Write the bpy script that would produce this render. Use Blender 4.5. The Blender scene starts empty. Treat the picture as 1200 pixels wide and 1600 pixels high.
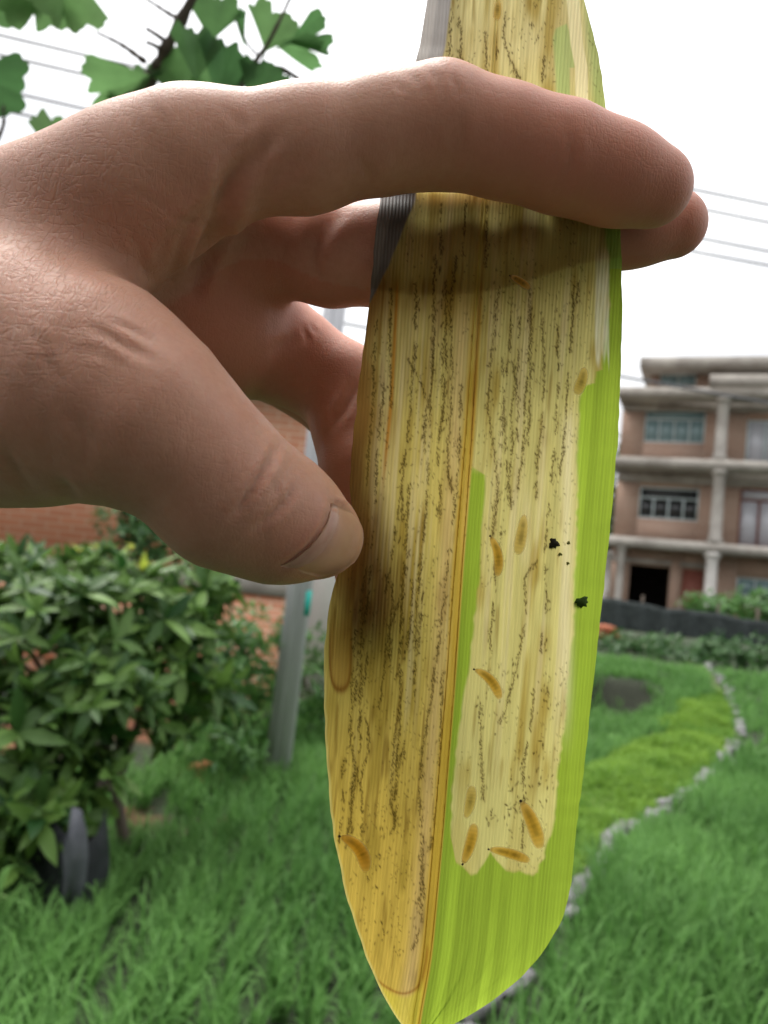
import bpy, math, random
import numpy as np
from mathutils import Vector, Matrix

rng = np.random.default_rng(7)
random.seed(7)
sc = bpy.context.scene
COL = sc.collection

# ------------------------------------------------------------------ camera
FPX = 1209.0
CAM = np.array([0.0, 0.0, 1.40])
PITCH, ROLL = math.radians(3.65), math.radians(5.7)
_F = np.array([0, math.cos(PITCH), math.sin(PITCH)])
_R0 = np.array([1.0, 0, 0])
_U0 = np.array([0, -math.sin(PITCH), math.cos(PITCH)])
_R = _R0 * math.cos(ROLL) + _U0 * math.sin(ROLL)
_U = _U0 * math.cos(ROLL) - _R0 * math.sin(ROLL)

cam_d = bpy.data.cameras.new('camera')
cam_d.sensor_fit = 'HORIZONTAL'
cam_d.sensor_width = 5.558
cam_d.lens = 5.6
cam_d.clip_start = 0.01
cam_d.clip_end = 2000
cam_d.dof.use_dof = True
cam_d.dof.focus_distance = 0.134
cam_d.dof.aperture_fstop = 5.0
cam = bpy.data.objects.new('camera', cam_d)
COL.objects.link(cam)
cam.matrix_world = Matrix(((_R[0], _U[0], -_F[0], CAM[0]), (_R[1], _U[1], -_F[1], CAM[1]),
                           (_R[2], _U[2], -_F[2], CAM[2]), (0, 0, 0, 1)))
sc.camera = cam

# ------------------------------------------------------------------ sky and sun
SUN_EL, SUN_AZ = math.radians(62), math.radians(-35)      # azimuth from +Y towards +X
world = bpy.data.worlds.new('World')
sc.world = world
world.use_nodes = True
wn = world.node_tree
wn.nodes.clear()
def wnode(t, **kw):
    n = wn.nodes.new(t)
    for k, v in kw.items():
        setattr(n, k, v)
    return n
w_out = wnode('ShaderNodeOutputWorld')
w_bg = wnode('ShaderNodeBackground')
w_sky = wnode('ShaderNodeTexSky')
w_sky.sky_type = 'NISHITA'
w_sky.sun_disc = False
w_sky.sun_elevation = SUN_EL
w_sky.sun_rotation = SUN_AZ
w_tc = wnode('ShaderNodeTexCoord')
w_sep = wnode('ShaderNodeSeparateXYZ')
wn.links.new(w_tc.outputs['Generated'], w_sep.inputs[0])
w_grad = wnode('ShaderNodeMapRange')                      # overcast sky: zenith about three times the horizon
w_grad.inputs['From Min'].default_value = 0.0
w_grad.inputs['From Max'].default_value = 1.0
w_grad.inputs['To Min'].default_value = 0.36
w_grad.inputs['To Max'].default_value = 1.65
wn.links.new(w_sep.outputs['Z'], w_grad.inputs['Value'])
w_noise = wnode('ShaderNodeTexNoise')
w_noise.inputs['Scale'].default_value = 2.3
w_noise.inputs['Detail'].default_value = 4
w_map = wnode('ShaderNodeMapping')
w_map.inputs['Scale'].default_value = (1, 1, 2.2)
wn.links.new(w_tc.outputs['Generated'], w_map.inputs['Vector'])
wn.links.new(w_map.outputs[0], w_noise.inputs['Vector'])
w_ramp = wnode('ShaderNodeValToRGB')
w_ramp.color_ramp.elements[0].position = 0.30
w_ramp.color_ramp.elements[0].color = (0.52, 0.525, 0.55, 1)
w_ramp.color_ramp.elements[1].position = 0.62
w_ramp.color_ramp.elements[1].color = (1, 1, 1, 1)
wn.links.new(w_noise.outputs['Fac'], w_ramp.inputs[0])
w_mul = wnode('ShaderNodeVectorMath', operation='SCALE')
wn.links.new(w_ramp.outputs[0], w_mul.inputs[0])
wn.links.new(w_grad.outputs[0], w_mul.inputs['Scale'])
w_s2 = wnode('ShaderNodeVectorMath', operation='SCALE')
w_s2.inputs['Scale'].default_value = 0.10
wn.links.new(w_sky.outputs[0], w_s2.inputs[0])
w_mix = wnode('ShaderNodeMix', data_type='RGBA')
w_mix.inputs['Factor'].default_value = 0.93
wn.links.new(w_s2.outputs[0], w_mix.inputs['A'])
wn.links.new(w_mul.outputs[0], w_mix.inputs['B'])
wn.links.new(w_mix.outputs['Result'], w_bg.inputs['Color'])
w_bg.inputs['Strength'].default_value = 1.0
wn.links.new(w_bg.outputs[0], w_out.inputs[0])

sun_d = bpy.data.lights.new('sun', 'SUN')
sun_d.energy = 1.5
sun_d.angle = math.radians(25)
sun_d.color = (1.0, 0.965, 0.91)
sun = bpy.data.objects.new('sun', sun_d)
COL.objects.link(sun)
_sd = Vector((math.sin(SUN_AZ) * math.cos(SUN_EL), math.cos(SUN_AZ) * math.cos(SUN_EL), math.sin(SUN_EL)))
sun.rotation_euler = _sd.to_track_quat('Z', 'Y').to_euler()

sc.view_settings.view_transform = 'Standard'
sc.view_settings.look = 'None'
sc.view_settings.gamma = 1.0
sc.view_settings.exposure = 1.05
sc.view_settings.use_curve_mapping = False
sc.render.engine = 'CYCLES'
sc.cycles.max_bounces = 6
sc.cycles.diffuse_bounces = 4
sc.cycles.glossy_bounces = 2
sc.cycles.transparent_max_bounces = 8

# ------------------------------------------------------------------ helpers
def ray(px, py):
    px = np.asarray(px, float)[..., None]
    py = np.asarray(py, float)[..., None]
    return _R * (px - 600) / FPX + _U * (800 - py) / FPX + _F
def at(px, py, z):
    """world point seen at photo pixel (px, py) at depth z metres"""
    return CAM + np.asarray(z, float)[..., None] * ray(px, py)
def ground_at(px, py, h=0.0):
    r = ray(px, py)
    return CAM + r * ((h - CAM[2]) / r[..., 2:3])
def project(P):
    d = np.asarray(P, float) - CAM
    z = d @ _F
    return 600 + FPX * (d @ _R) / z, 800 - FPX * (d @ _U) / z, z
def lin(c):
    c = np.asarray(c, float) / 255.0
    return np.where(c <= 0.04045, c / 12.92, ((c + 0.055) / 1.055) ** 2.4)
def smooth(a, b, x):
    t = np.clip((np.asarray(x, float) - a) / (b - a), 0, 1)
    return t * t * (3 - 2 * t)
def vnoise(x, y, seed=0):
    x = np.asarray(x, float); y = np.asarray(y, float)
    xi = np.floor(x).astype(np.int64); yi = np.floor(y).astype(np.int64)
    fx = x - xi; fy = y - yi
    fx = fx * fx * (3 - 2 * fx); fy = fy * fy * (3 - 2 * fy)
    def h(i, j):
        n = (i * 374761393 + j * 668265263 + seed * 1442695041) & 0x7fffffff
        n = ((n ^ (n >> 13)) * 1274126177) & 0x7fffffff
        n = (n ^ (n >> 16)) & 0xffff
        return n / 65535.0
    a = h(xi, yi); b = h(xi + 1, yi); c = h(xi, yi + 1); d = h(xi + 1, yi + 1)
    return (a + (b - a) * fx) * (1 - fy) + (c + (d - c) * fx) * fy

def smin(a, b, k):
    h = np.maximum(k - np.abs(a - b), 0) / k
    return np.minimum(a, b) - h * h * k * 0.25
ORIGIN = {}
def link(o, parent, origin):
    COL.objects.link(o)
    if parent is not None:
        o.parent = parent
        o.location = Vector(np.asarray(origin) - ORIGIN[parent.as_pointer()])
    else:
        o.location = Vector(origin)
    ORIGIN[o.as_pointer()] = np.asarray(origin, float)
    return o
def props(o, label=None, cat=None, group=None, kind=None):
    if label: o['label'] = label
    if cat: o['category'] = cat
    if group: o['group'] = group
    if kind: o['kind'] = kind
    return o
def thing(name, loc, label, cat, group=None):
    return props(link(bpy.data.objects.new(name, None), None, np.asarray(loc, float)), label, cat, group)
def fast_mesh(name, V, loops, sizes):
    me = bpy.data.meshes.new(name)
    V = np.asarray(V, np.float32); loops = np.asarray(loops, np.int32).ravel(); sizes = np.asarray(sizes, np.int32)
    me.vertices.add(len(V)); me.vertices.foreach_set('co', V.ravel())
    me.loops.add(len(loops)); me.loops.foreach_set('vertex_index', loops)
    me.polygons.add(len(sizes))
    st = np.zeros(len(sizes), np.int32); st[1:] = np.cumsum(sizes)[:-1]
    me.polygons.foreach_set('loop_start', st)
    me.update(calc_edges=True)
    me.validate()
    return me
def mesh_obj(name, V, faces, mat, parent=None, origin=None, smooth_=False):
    """V in world coordinates; faces a list of index tuples or an (n,k) array"""
    V = np.asarray(V, float)
    if origin is None:
        origin = ORIGIN[parent.as_pointer()] if parent is not None else np.array([V[:, 0].mean(), V[:, 1].mean(), V[:, 2].min()])
    if isinstance(faces, np.ndarray):
        loops = faces.ravel(); sizes = np.full(len(faces), faces.shape[1])
    else:
        loops = [i for f in faces for i in f]; sizes = [len(f) for f in faces]
    me = fast_mesh(name, V - origin, loops, sizes)
    if mat is not None: me.materials.append(mat)
    if smooth_: me.polygons.foreach_set('use_smooth', np.ones(len(me.polygons), bool))
    return link(bpy.data.objects.new(name, me), parent, origin)
class MB:
    """collects pieces into one mesh"""
    def __init__(s): s.V = []; s.F = []; s.n = 0
    def add(s, V, F):
        V = np.asarray(V, float)
        s.V.append(V); s.F += [tuple(int(i) + s.n for i in f) for f in F]; s.n += len(V)
        return s
    def build(s, name, mat, parent=None, origin=None, smooth_=False):
        return mesh_obj(name, np.concatenate(s.V), s.F, mat, parent, origin, smooth_)
def tube(P, R, sides=8, cap=True):
    P = np.asarray(P, float); R = np.broadcast_to(np.asarray(R, float), (len(P),))
    T = np.gradient(P, axis=0); T /= np.linalg.norm(T, axis=1)[:, None] + 1e-12
    up = np.array([0, 0, 1.0]) if abs(T[0][2]) < 0.9 else np.array([1.0, 0, 0])
    V = []
    for p, t, r in zip(P, T, R):
        a = np.cross(t, up); a /= np.linalg.norm(a) + 1e-12
        b = np.cross(a, t); up = b
        for k in range(sides):
            th = 2 * math.pi * k / sides
            V.append(p + r * (math.cos(th) * a + math.sin(th) * b))
    F = []
    for i in range(len(P) - 1):
        for k in range(sides):
            k2 = (k + 1) % sides
            F.append((i * sides + k, i * sides + k2, (i + 1) * sides + k2, (i + 1) * sides + k))
    if cap:
        F.append(tuple(range(sides - 1, -1, -1)))
        F.append(tuple((len(P) - 1) * sides + k for k in range(sides)))
    return np.array(V), F
def spline(pts, n):
    """Catmull-Rom through the points"""
    p = np.asarray(pts, float)
    p = np.vstack([2 * p[0] - p[1], p, 2 * p[-1] - p[-2]])
    m = len(p) - 3
    t = np.linspace(0, m, n); i = np.minimum(t.astype(int), m - 1); f = (t - i)[:, None]
    a, b, c, d = p[i], p[i + 1], p[i + 2], p[i + 3]
    return 0.5 * (2 * b + (c - a) * f + (2 * a - 5 * b + 4 * c - d) * f ** 2 + (3 * b - a - 3 * c + d) * f ** 3)
def box_vf(c0, c1):
    x0, y0, z0 = c0; x1, y1, z1 = c1
    V = [(x0, y0, z0), (x1, y0, z0), (x1, y1, z0), (x0, y1, z0), (x0, y0, z1), (x1, y0, z1), (x1, y1, z1), (x0, y1, z1)]
    F = [(0, 3, 2, 1), (4, 5, 6, 7), (0, 1, 5, 4), (1, 2, 6, 5), (2, 3, 7, 6), (3, 0, 4, 7)]
    return np.array(V, float), F

# ------------------------------------------------------------------ materials
def new_mat(name):
    m = bpy.data.materials.new(name); m.use_nodes = True
    nt = m.node_tree
    return m, nt, nt.nodes.get('Principled BSDF'), nt.nodes.get('Material Output')
def N(nt, t, **kw):
    n = nt.nodes.new(t)
    for k, v in kw.items():
        if k.startswith('i_'):
            n.inputs[k[2:].replace('_', ' ')].default_value = v
        else:
            setattr(n, k, v)
    return n
def rough_mat(name, c1, c2, scale=4.0, rough=0.85, bump=0.3, bscale=None, stretch=(1, 1, 1), dist=0.02, spec=0.3):
    """two-tone noise material with bump"""
    m, nt, b, o = new_mat(name)
    tc = N(nt, 'ShaderNodeTexCoord'); mp = N(nt, 'ShaderNodeMapping')
    mp.inputs['Scale'].default_value = stretch
    nt.links.new(tc.outputs['Object'], mp.inputs['Vector'])
    n1 = N(nt, 'ShaderNodeTexNoise', i_Scale=scale, i_Detail=6.0, i_Roughness=0.65)
    nt.links.new(mp.outputs[0], n1.inputs['Vector'])
    rp = N(nt, 'ShaderNodeValToRGB')
    rp.color_ramp.elements[0].position = 0.3; rp.color_ramp.elements[0].color = (*c1, 1)
    rp.color_ramp.elements[1].position = 0.7; rp.color_ramp.elements[1].color = (*c2, 1)
    nt.links.new(n1.outputs['Fac'], rp.inputs[0]); nt.links.new(rp.outputs[0], b.inputs['Base Color'])
    n2 = N(nt, 'ShaderNodeTexNoise', i_Scale=bscale or scale * 6, i_Detail=5.0)
    nt.links.new(mp.outputs[0], n2.inputs['Vector'])
    bp = N(nt, 'ShaderNodeBump', i_Strength=bump, i_Distance=dist)
    nt.links.new(n2.outputs['Fac'], bp.inputs['Height']); nt.links.new(bp.outputs[0], b.inputs['Normal'])
    b.inputs['Roughness'].default_value = rough
    b.inputs['Specular IOR Level'].default_value = spec
    return m
def leaf_mat(name, ca, cb, trans=0.35, rough=0.4, spec=0.4, by_object=True):
    """foliage: diffuse + gloss + translucency, tone varied per leaf"""
    m, nt, b, o = new_mat(name)
    geo = N(nt, 'ShaderNodeNewGeometry'); oi = N(nt, 'ShaderNodeObjectInfo')
    ad = N(nt, 'ShaderNodeMath', operation='ADD'); fr = N(nt, 'ShaderNodeMath', operation='FRACT')
    nt.links.new(geo.outputs['Random Per Island'], ad.inputs[0]); nt.links.new(oi.outputs['Random'], ad.inputs[1])
    nt.links.new(ad.outputs[0], fr.inputs[0])
    mx = N(nt, 'ShaderNodeMix', data_type='RGBA')
    mx.inputs['A'].default_value = (*ca, 1); mx.inputs['B'].default_value = (*cb, 1)
    nt.links.new(fr.outputs[0], mx.inputs['Factor'])
    tc = N(nt, 'ShaderNodeTexCoord'); ns = N(nt, 'ShaderNodeTexNoise', i_Scale=60.0, i_Detail=3.0)
    nt.links.new(tc.outputs['Object'], ns.inputs['Vector'])
    hs = N(nt, 'ShaderNodeHueSaturation')
    mr = N(nt, 'ShaderNodeMapRange'); mr.inputs['To Min'].default_value = 0.75; mr.inputs['To Max'].default_value = 1.25
    nt.links.new(ns.outputs['Fac'], mr.inputs['Value']); nt.links.new(mr.outputs[0], hs.inputs['Value'])
    nt.links.new(mx.outputs['Result'], hs.inputs['Color'])
    nt.links.new(hs.outputs[0], b.inputs['Base Color'])
    b.inputs['Roughness'].default_value = rough; b.inputs['Specular IOR Level'].default_value = spec
    tr = N(nt, 'ShaderNodeBsdfTranslucent')
    nt.links.new(hs.outputs[0], tr.inputs['Color'])
    ms = N(nt, 'ShaderNodeMixShader'); ms.inputs[0].default_value = trans
    nt.links.new(b.outputs[0], ms.inputs[1]); nt.links.new(tr.outputs[0], ms.inputs[2])
    nt.links.new(ms.outputs[0], o.inputs['Surface'])
    return m
def brick_mat(name, c1, c2, mortar, bw=0.24, bh=0.065, dirt=0.35):
    m, nt, b, o = new_mat(name)
    uv = N(nt, 'ShaderNodeUVMap'); uv.uv_map = 'UVMap'
    br = N(nt, 'ShaderNodeTexBrick')
    br.inputs['Color1'].default_value = (*c1, 1); br.inputs['Color2'].default_value = (*c2, 1)
    br.inputs['Mortar'].default_value = (*mortar, 1)
    br.inputs['Scale'].default_value = 1.0; br.inputs['Mortar Size'].default_value = 0.008
    br.inputs['Brick Width'].default_value = bw; br.inputs['Row Height'].default_value = bh
    nt.links.new(uv.outputs[0], br.inputs['Vector'])
    ns = N(nt, 'ShaderNodeTexNoise', i_Scale=1.6, i_Detail=6.0, i_Roughness=0.7)
    mp = N(nt, 'ShaderNodeMapping'); mp.inputs['Scale'].default_value = (0.5, 3.0, 1)
    nt.links.new(uv.outputs[0], mp.inputs['Vector']); nt.links.new(mp.outputs[0], ns.inputs['Vector'])
    rp = N(nt, 'ShaderNodeValToRGB')
    rp.color_ramp.elements[0].position = 0.38; rp.color_ramp.elements[0].color = (0, 0, 0, 1)
    rp.color_ramp.elements[1].position = 0.75; rp.color_ramp.elements[1].color = (1, 1, 1, 1)
    nt.links.new(ns.outputs['Fac'], rp.inputs[0])
    sc_ = N(nt, 'ShaderNodeMath', operation='MULTIPLY'); sc_.inputs[1].default_value = dirt
    nt.links.new(rp.outputs[0], sc_.inputs[0])
    mx = N(nt, 'ShaderNodeMix', data_type='RGBA'); mx.inputs['B'].default_value = (*mortar, 1)
    nt.links.new(sc_.outputs[0], mx.inputs['Factor']); nt.links.new(br.outputs['Color'], mx.inputs['A'])
    nt.links.new(mx.outputs['Result'], b.inputs['Base Color'])
    bp = N(nt, 'ShaderNodeBump', i_Strength=0.6, i_Distance=0.01, invert=True)
    nt.links.new(br.outputs['Fac'], bp.inputs['Height']); nt.links.new(bp.outputs[0], b.inputs['Normal'])
    b.inputs['Roughness'].default_value = 0.9
    return m
def glass_mat(name, col, rough=0.08):
    m, nt, b, o = new_mat(name)
    b.inputs['Base Color'].default_value = (*col, 1)
    b.inputs['Roughness'].default_value = rough
    b.inputs['Specular IOR Level'].default_value = 0.6
    ns = N(nt, 'ShaderNodeTexNoise', i_Scale=1.5, i_Detail=2.0)
    bp = N(nt, 'ShaderNodeBump', i_Strength=0.05, i_Distance=0.02)
    nt.links.new(ns.outputs['Fac'], bp.inputs['Height']); nt.links.new(bp.outputs[0], b.inputs['Normal'])
    return m

M = {}
M['concrete'] = rough_mat('weathered_concrete', (0.20, 0.18, 0.158), (0.44, 0.41, 0.37), 0.9, 0.9, 0.4, 14)
M['white_col'] = rough_mat('pale_plaster', (0.50, 0.47, 0.44), (0.62, 0.59, 0.56), 2, 0.85, 0.2)
M['pole'] = rough_mat('grey_post_concrete', (0.36, 0.36, 0.38), (0.56, 0.56, 0.59), 3.0, 0.85, 0.5, 30, (6, 6, 0.5), 0.004)
M['teal'] = rough_mat('teal_tape', (0.01, 0.30, 0.25), (0.02, 0.42, 0.35), 20, 0.5, 0.1)
M['brick_far'] = brick_mat('buff_red_brick', lin((166, 132, 114)), lin((152, 118, 100)), lin((172, 154, 138)), 0.24, 0.066, 0.5)
M['brick_red'] = brick_mat('red_brick', lin((222, 150, 116)), lin((206, 130, 98)), lin((226, 190, 164)), 0.24, 0.066, 0.45)
M['win_frame'] = rough_mat('pale_blue_grey_frame', (0.45, 0.52, 0.52), (0.55, 0.62, 0.62), 5, 0.5, 0.05)
M['glass_blue'] = glass_mat('blue_grey_glass', (0.17, 0.25, 0.26))
M['glass_dark'] = glass_mat('dark_glass', (0.012, 0.013, 0.014), 0.25)
M['glass_pale'] = glass_mat('pale_glass', (0.42, 0.42, 0.45))
M['red_wood'] = rough_mat('red_brown_wood', (0.16, 0.05, 0.035), (0.24, 0.08, 0.055), 5, 0.6, 0.2)
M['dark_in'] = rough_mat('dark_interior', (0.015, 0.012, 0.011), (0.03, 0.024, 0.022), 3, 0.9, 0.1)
M['soil'] = rough_mat('soil', (0.035, 0.026, 0.018), (0.08, 0.058, 0.04), 4, 0.95, 0.8, 25, dist=0.05)
M['bark'] = rough_mat('bark', (0.055, 0.043, 0.033), (0.15, 0.12, 0.095), 18, 0.9, 0.8, 60, (1, 1, 0.25), 0.005)
M['twig'] = rough_mat('grey_brown_twig', (0.055, 0.045, 0.035), (0.13, 0.11, 0.09), 60, 0.85, 0.6, 200, dist=0.001)
M['stone'] = rough_mat('lilac_grey_stone', (0.14, 0.138, 0.14), (0.34, 0.33, 0.335), 9, 0.85, 0.6, 50, dist=0.01)
M['net'] = rough_mat('black_shade_net', (0.018, 0.024, 0.024), (0.05, 0.06, 0.058), 8, 0.8, 0.5, 120, dist=0.01)
M['bag'] = rough_mat('black_grow_bag', (0.010, 0.012, 0.014), (0.028, 0.031, 0.035), 6, 0.5, 0.6, 14, dist=0.02)
M['flap'] = rough_mat('grey_plastic_sheet', (0.07, 0.075, 0.09), (0.125, 0.13, 0.15), 8, 0.45, 0.5, 18, dist=0.01)
M['wire'] = rough_mat('grey_cable', (0.10, 0.10, 0.11), (0.14, 0.14, 0.15), 10, 0.6, 0.1)
M['broken_brick'] = rough_mat('broken_brick', lin((170, 98, 66)), lin((200, 128, 92)), 14, 0.95, 0.7, 60, dist=0.006)
M['orange_pipe'] = rough_mat('orange_clay', lin((140, 75, 48)), lin((160, 95, 64)), 8, 0.7, 0.3)

# ground: soil with a green cover and reddish earth by the house
def ground_mat():
    m, nt, b, o = new_mat('field_soil')
    at_ = N(nt, 'ShaderNodeAttribute', attribute_name='tint')
    tc = N(nt, 'ShaderNodeTexCoord')
    ns = N(nt, 'ShaderNodeTexNoise', i_Scale=7.0, i_Detail=8.0, i_Roughness=0.7)
    nt.links.new(tc.outputs['Object'], ns.inputs['Vector'])
    hs = N(nt, 'ShaderNodeHueSaturation')
    mr = N(nt, 'ShaderNodeMapRange'); mr.inputs['To Min'].default_value = 0.45; mr.inputs['To Max'].default_value = 1.5
    nt.links.new(ns.outputs['Fac'], mr.inputs['Value']); nt.links.new(mr.outputs[0], hs.inputs['Value'])
    nt.links.new(at_.outputs['Color'], hs.inputs['Color']); nt.links.new(hs.outputs[0], b.inputs['Base Color'])
    n2 = N(nt, 'ShaderNodeTexNoise', i_Scale=40.0, i_Detail=6.0)
    nt.links.new(tc.outputs['Object'], n2.inputs['Vector'])
    bp = N(nt, 'ShaderNodeBump', i_Strength=0.8, i_Distance=0.04)
    nt.links.new(n2.outputs['Fac'], bp.inputs['Height']); nt.links.new(bp.outputs[0], b.inputs['Normal'])
    b.inputs['Roughness'].default_value = 0.95
    return m
M['ground'] = ground_mat()

def grass_mat(name, ca, cb, trans=0.4):
    m, nt, b, o = new_mat(name)
    vc = N(nt, 'ShaderNodeAttribute', attribute_name='tone')
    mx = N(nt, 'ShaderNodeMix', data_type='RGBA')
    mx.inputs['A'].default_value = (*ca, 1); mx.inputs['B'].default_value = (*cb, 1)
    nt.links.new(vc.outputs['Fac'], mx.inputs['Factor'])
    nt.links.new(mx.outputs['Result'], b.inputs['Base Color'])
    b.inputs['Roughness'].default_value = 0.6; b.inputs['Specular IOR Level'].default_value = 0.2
    tr = N(nt, 'ShaderNodeBsdfTranslucent'); nt.links.new(mx.outputs['Result'], tr.inputs['Color'])
    ms = N(nt, 'ShaderNodeMixShader'); ms.inputs[0].default_value = trans
    nt.links.new(b.outputs[0], ms.inputs[1]); nt.links.new(tr.outputs[0], ms.inputs[2])
    nt.links.new(ms.outputs[0], o.inputs['Surface'])
    return m
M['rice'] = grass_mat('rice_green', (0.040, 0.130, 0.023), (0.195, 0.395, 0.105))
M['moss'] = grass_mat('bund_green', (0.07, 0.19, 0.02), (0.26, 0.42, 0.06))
M['shrub_dark'] = leaf_mat('dark_shrub_leaf', (0.018, 0.066, 0.014), (0.15, 0.27, 0.055), 0.3, 0.45, 0.3)
M['shrub_light'] = leaf_mat('light_shrub_leaf', (0.045, 0.13, 0.03), (0.12, 0.26, 0.06), 0.35)
M['shrub_far'] = leaf_mat('hedge_leaf', (0.025, 0.085, 0.022), (0.085, 0.19, 0.05), 0.3)
M['shoot'] = leaf_mat('yellow_new_shoot', (0.34, 0.42, 0.05), (0.50, 0.55, 0.10), 0.4)
M['ginkgo'] = leaf_mat('ginkgo_leaf', (0.06, 0.15, 0.05), (0.17, 0.31, 0.11), 0.68, 0.5, 0.3)

# ------------------------------------------------------------------ terrain
PATH_PX = [(690, 1660), (740, 1590), (850, 1470), (905, 1385), (960, 1320), (1005, 1288), (1050, 1258), (1105, 1220),
           (1150, 1165), (1145, 1128), (1108, 1075), (1040, 1040)]
path_w = spline(np.array([ground_at(x, y, 0.02) for x, y in PATH_PX]), 90)
def path_dist(x, y):
    d = np.full(np.shape(x), 1e9)
    for p in path_w:
        d = np.minimum(d, (x - p[0]) ** 2 + (y - p[1]) ** 2)
    return np.sqrt(d)
def path_x(y):
    o = np.argsort(path_w[:, 1])
    return np.interp(y, path_w[o, 1], path_w[o, 0])
def height(x, y):
    x = np.asarray(x, float); y = np.asarray(y, float)
    px = path_x(y)
    left = 1 - smooth(-0.3, 0.15, x - px)                 # left of the bund
    bank_y = 8.5 + 0.18 * np.clip(px - x - 0.4, 0, 3) + 0.9 * (vnoise(x * 1.1 + 9, y * 0 + 4, 16) - .5)
    step = smooth(bank_y, bank_y + 0.45, y)
    ramp = smooth(6.5, 12.0, y)
    left2 = smooth(0.65, 1.1, px - x)
    h = 0.30 * (left2 * step + (1 - left2) * ramp)
    low = left * smooth(0.75, 1.15, px - x) * smooth(3.2, 4.6, y) * (1 - step)
    h = h - 0.10 * low * (x > -0.2)
    h = h + 0.07 * np.exp(-((x - px + 0.45) / 0.35) ** 2) * smooth(2.8, 4.0, y) * (1 - smooth(8, 11, y))
    return h + 0.02 * (vnoise(x * 1.7 + 50, y * 1.7 + 50, 3) - 0.5)

xs = np.concatenate([np.linspace(-400, -12, 14)[:-1], np.linspace(-12, 14, 200), np.linspace(14, 400, 14)[1:]])
ys = np.concatenate([np.linspace(-200, 0, 8)[:-1], np.linspace(0, 16, 170), np.linspace(16, 60, 14)[1:], np.linspace(60, 600, 12)[1:]])
GX, GY = np.meshgrid(xs, ys)
GZ = height(GX, GY)
gv = np.stack([GX, GY, GZ], -1).reshape(-1, 3)
nx = len(xs)
ii = (np.arange(len(ys) - 1)[:, None] * nx + np.arange(nx - 1)[None]).ravel()
gf = np.stack([ii, ii + 1, ii + nx + 1, ii + nx], 1)
ground = mesh_obj('ground', gv, gf, M['ground'], None, np.array([0, 0, 0.0]), True)
props(ground, kind='structure')
tint = np.tile(np.array([0.03, 0.045, 0.018]), (len(gv), 1))
red = smooth(3.6, 4.3, gv[:, 1]) * (1 - smooth(-0.75, -0.45, gv[:, 0])) * smooth(0.42, 0.6, vnoise(gv[:, 0] * 2.3, gv[:, 1] * 2.3, 5))
tint = tint * (1 - red[:, None]) + np.array([0.24, 0.10, 0.05]) * red[:, None]
gr = np.gradient(GZ, axis=0) / np.maximum(np.gradient(ys), 1e-6)[:, None]
bank = smooth(0.25, 0.6, gr).ravel()
tint = tint * (1 - bank[:, None]) + np.array([0.022, 0.026, 0.013]) * bank[:, None]
_dx = path_x(gv[:, 1]) - gv[:, 0]
_w = (0.92 - 0.25 * smooth(5.5, 8.0, gv[:, 1]) - 0.5 * smooth(8.2, 9.6, gv[:, 1])) * (0.8 + 0.5 * vnoise(gv[:, 0] * 2.2, gv[:, 1] * 2.2, 15))
_b = smooth(0.0, 0.1, _dx) * (1 - smooth(_w - .1, _w + .05, _dx)) * smooth(3.3, 3.8, gv[:, 1])
tint = tint * (1 - _b[:, None]) + np.array([0.12, 0.19, 0.035]) * _b[:, None]
ca = ground.data.color_attributes.new('tint', 'FLOAT_COLOR', 'POINT')
ca.data.foreach_set('color', np.concatenate([tint, np.ones((len(tint), 1))], 1).astype(np.float32).ravel())

# ------------------------------------------------------------------ grass
def blades(name, X, Y, length, width, droop, mat, label, tone=None, lean=0.25):
    n = len(X)
    Z = height(X, Y) - 0.01
    az = rng.uniform(0, 2 * math.pi, n)
    L = length * rng.uniform(0.55, 1.25, n)
    W = width * rng.uniform(0.7, 1.3, n)
    d = np.stack([np.cos(az), np.sin(az)], 1)
    side = np.stack([-d[:, 1], d[:, 0]], 1)
    le = rng.uniform(0.02, lean, n); dr = droop * rng.uniform(0.2, 1.3, n)
    V = np.zeros((n, 7, 3))
    for k, t in enumerate((0.0, 0.4, 0.75)):
        out = (le * t + dr * t ** 2.4) * L
        up = L * (t - 0.45 * dr * t ** 2.6)
        w = W * (0.75, 1.0, 0.62)[k] * 0.5
        for s, j in ((-1, 2 * k), (1, 2 * k + 1)):
            V[:, j, 0] = X + d[:, 0] * out + s * side[:, 0] * w
            V[:, j, 1] = Y + d[:, 1] * out + s * side[:, 1] * w
            V[:, j, 2] = Z + up
    t = 1.0
    out = (le + dr) * L
    V[:, 6, 0] = X + d[:, 0] * out; V[:, 6, 1] = Y + d[:, 1] * out; V[:, 6, 2] = Z + L * (1 - 0.6 * dr)
    base = (np.arange(n) * 7)[:, None]
    quads = np.concatenate([base + np.array([[0, 1, 3, 2]]), base + np.array([[2, 3, 5, 4]])], 1).reshape(-1, 4)
    tris = base + np.array([[4, 5, 6]])
    me = fast_mesh(name, V.reshape(-1, 3), np.concatenate([quads.ravel(), tris.ravel()]),
                   np.concatenate([np.full(len(quads), 4), np.full(len(tris), 3)]))
    me.materials.append(mat)
    if tone is None:
        tone = np.clip(0.5 * rng.random(n) + 0.5 * vnoise(X * 1.3, Y * 1.3, 11), 0, 1)
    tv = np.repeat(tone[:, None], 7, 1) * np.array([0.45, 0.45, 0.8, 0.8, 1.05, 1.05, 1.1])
    a = me.attributes.new('tone', 'FLOAT', 'POINT')
    a.data.foreach_set('value', tv.astype(np.float32).ravel())
    o = bpy.data.objects.new(name, me)
    COL.objects.link(o)
    return props(o, label, 'grass', None, 'stuff')
def scatter(n, x0, x1, y0, y1, test):
    X = rng.uniform(x0, x1, n); Y = rng.uniform(y0, y1, n)
    k = test(X, Y)
    return X[k], Y[k]
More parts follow.
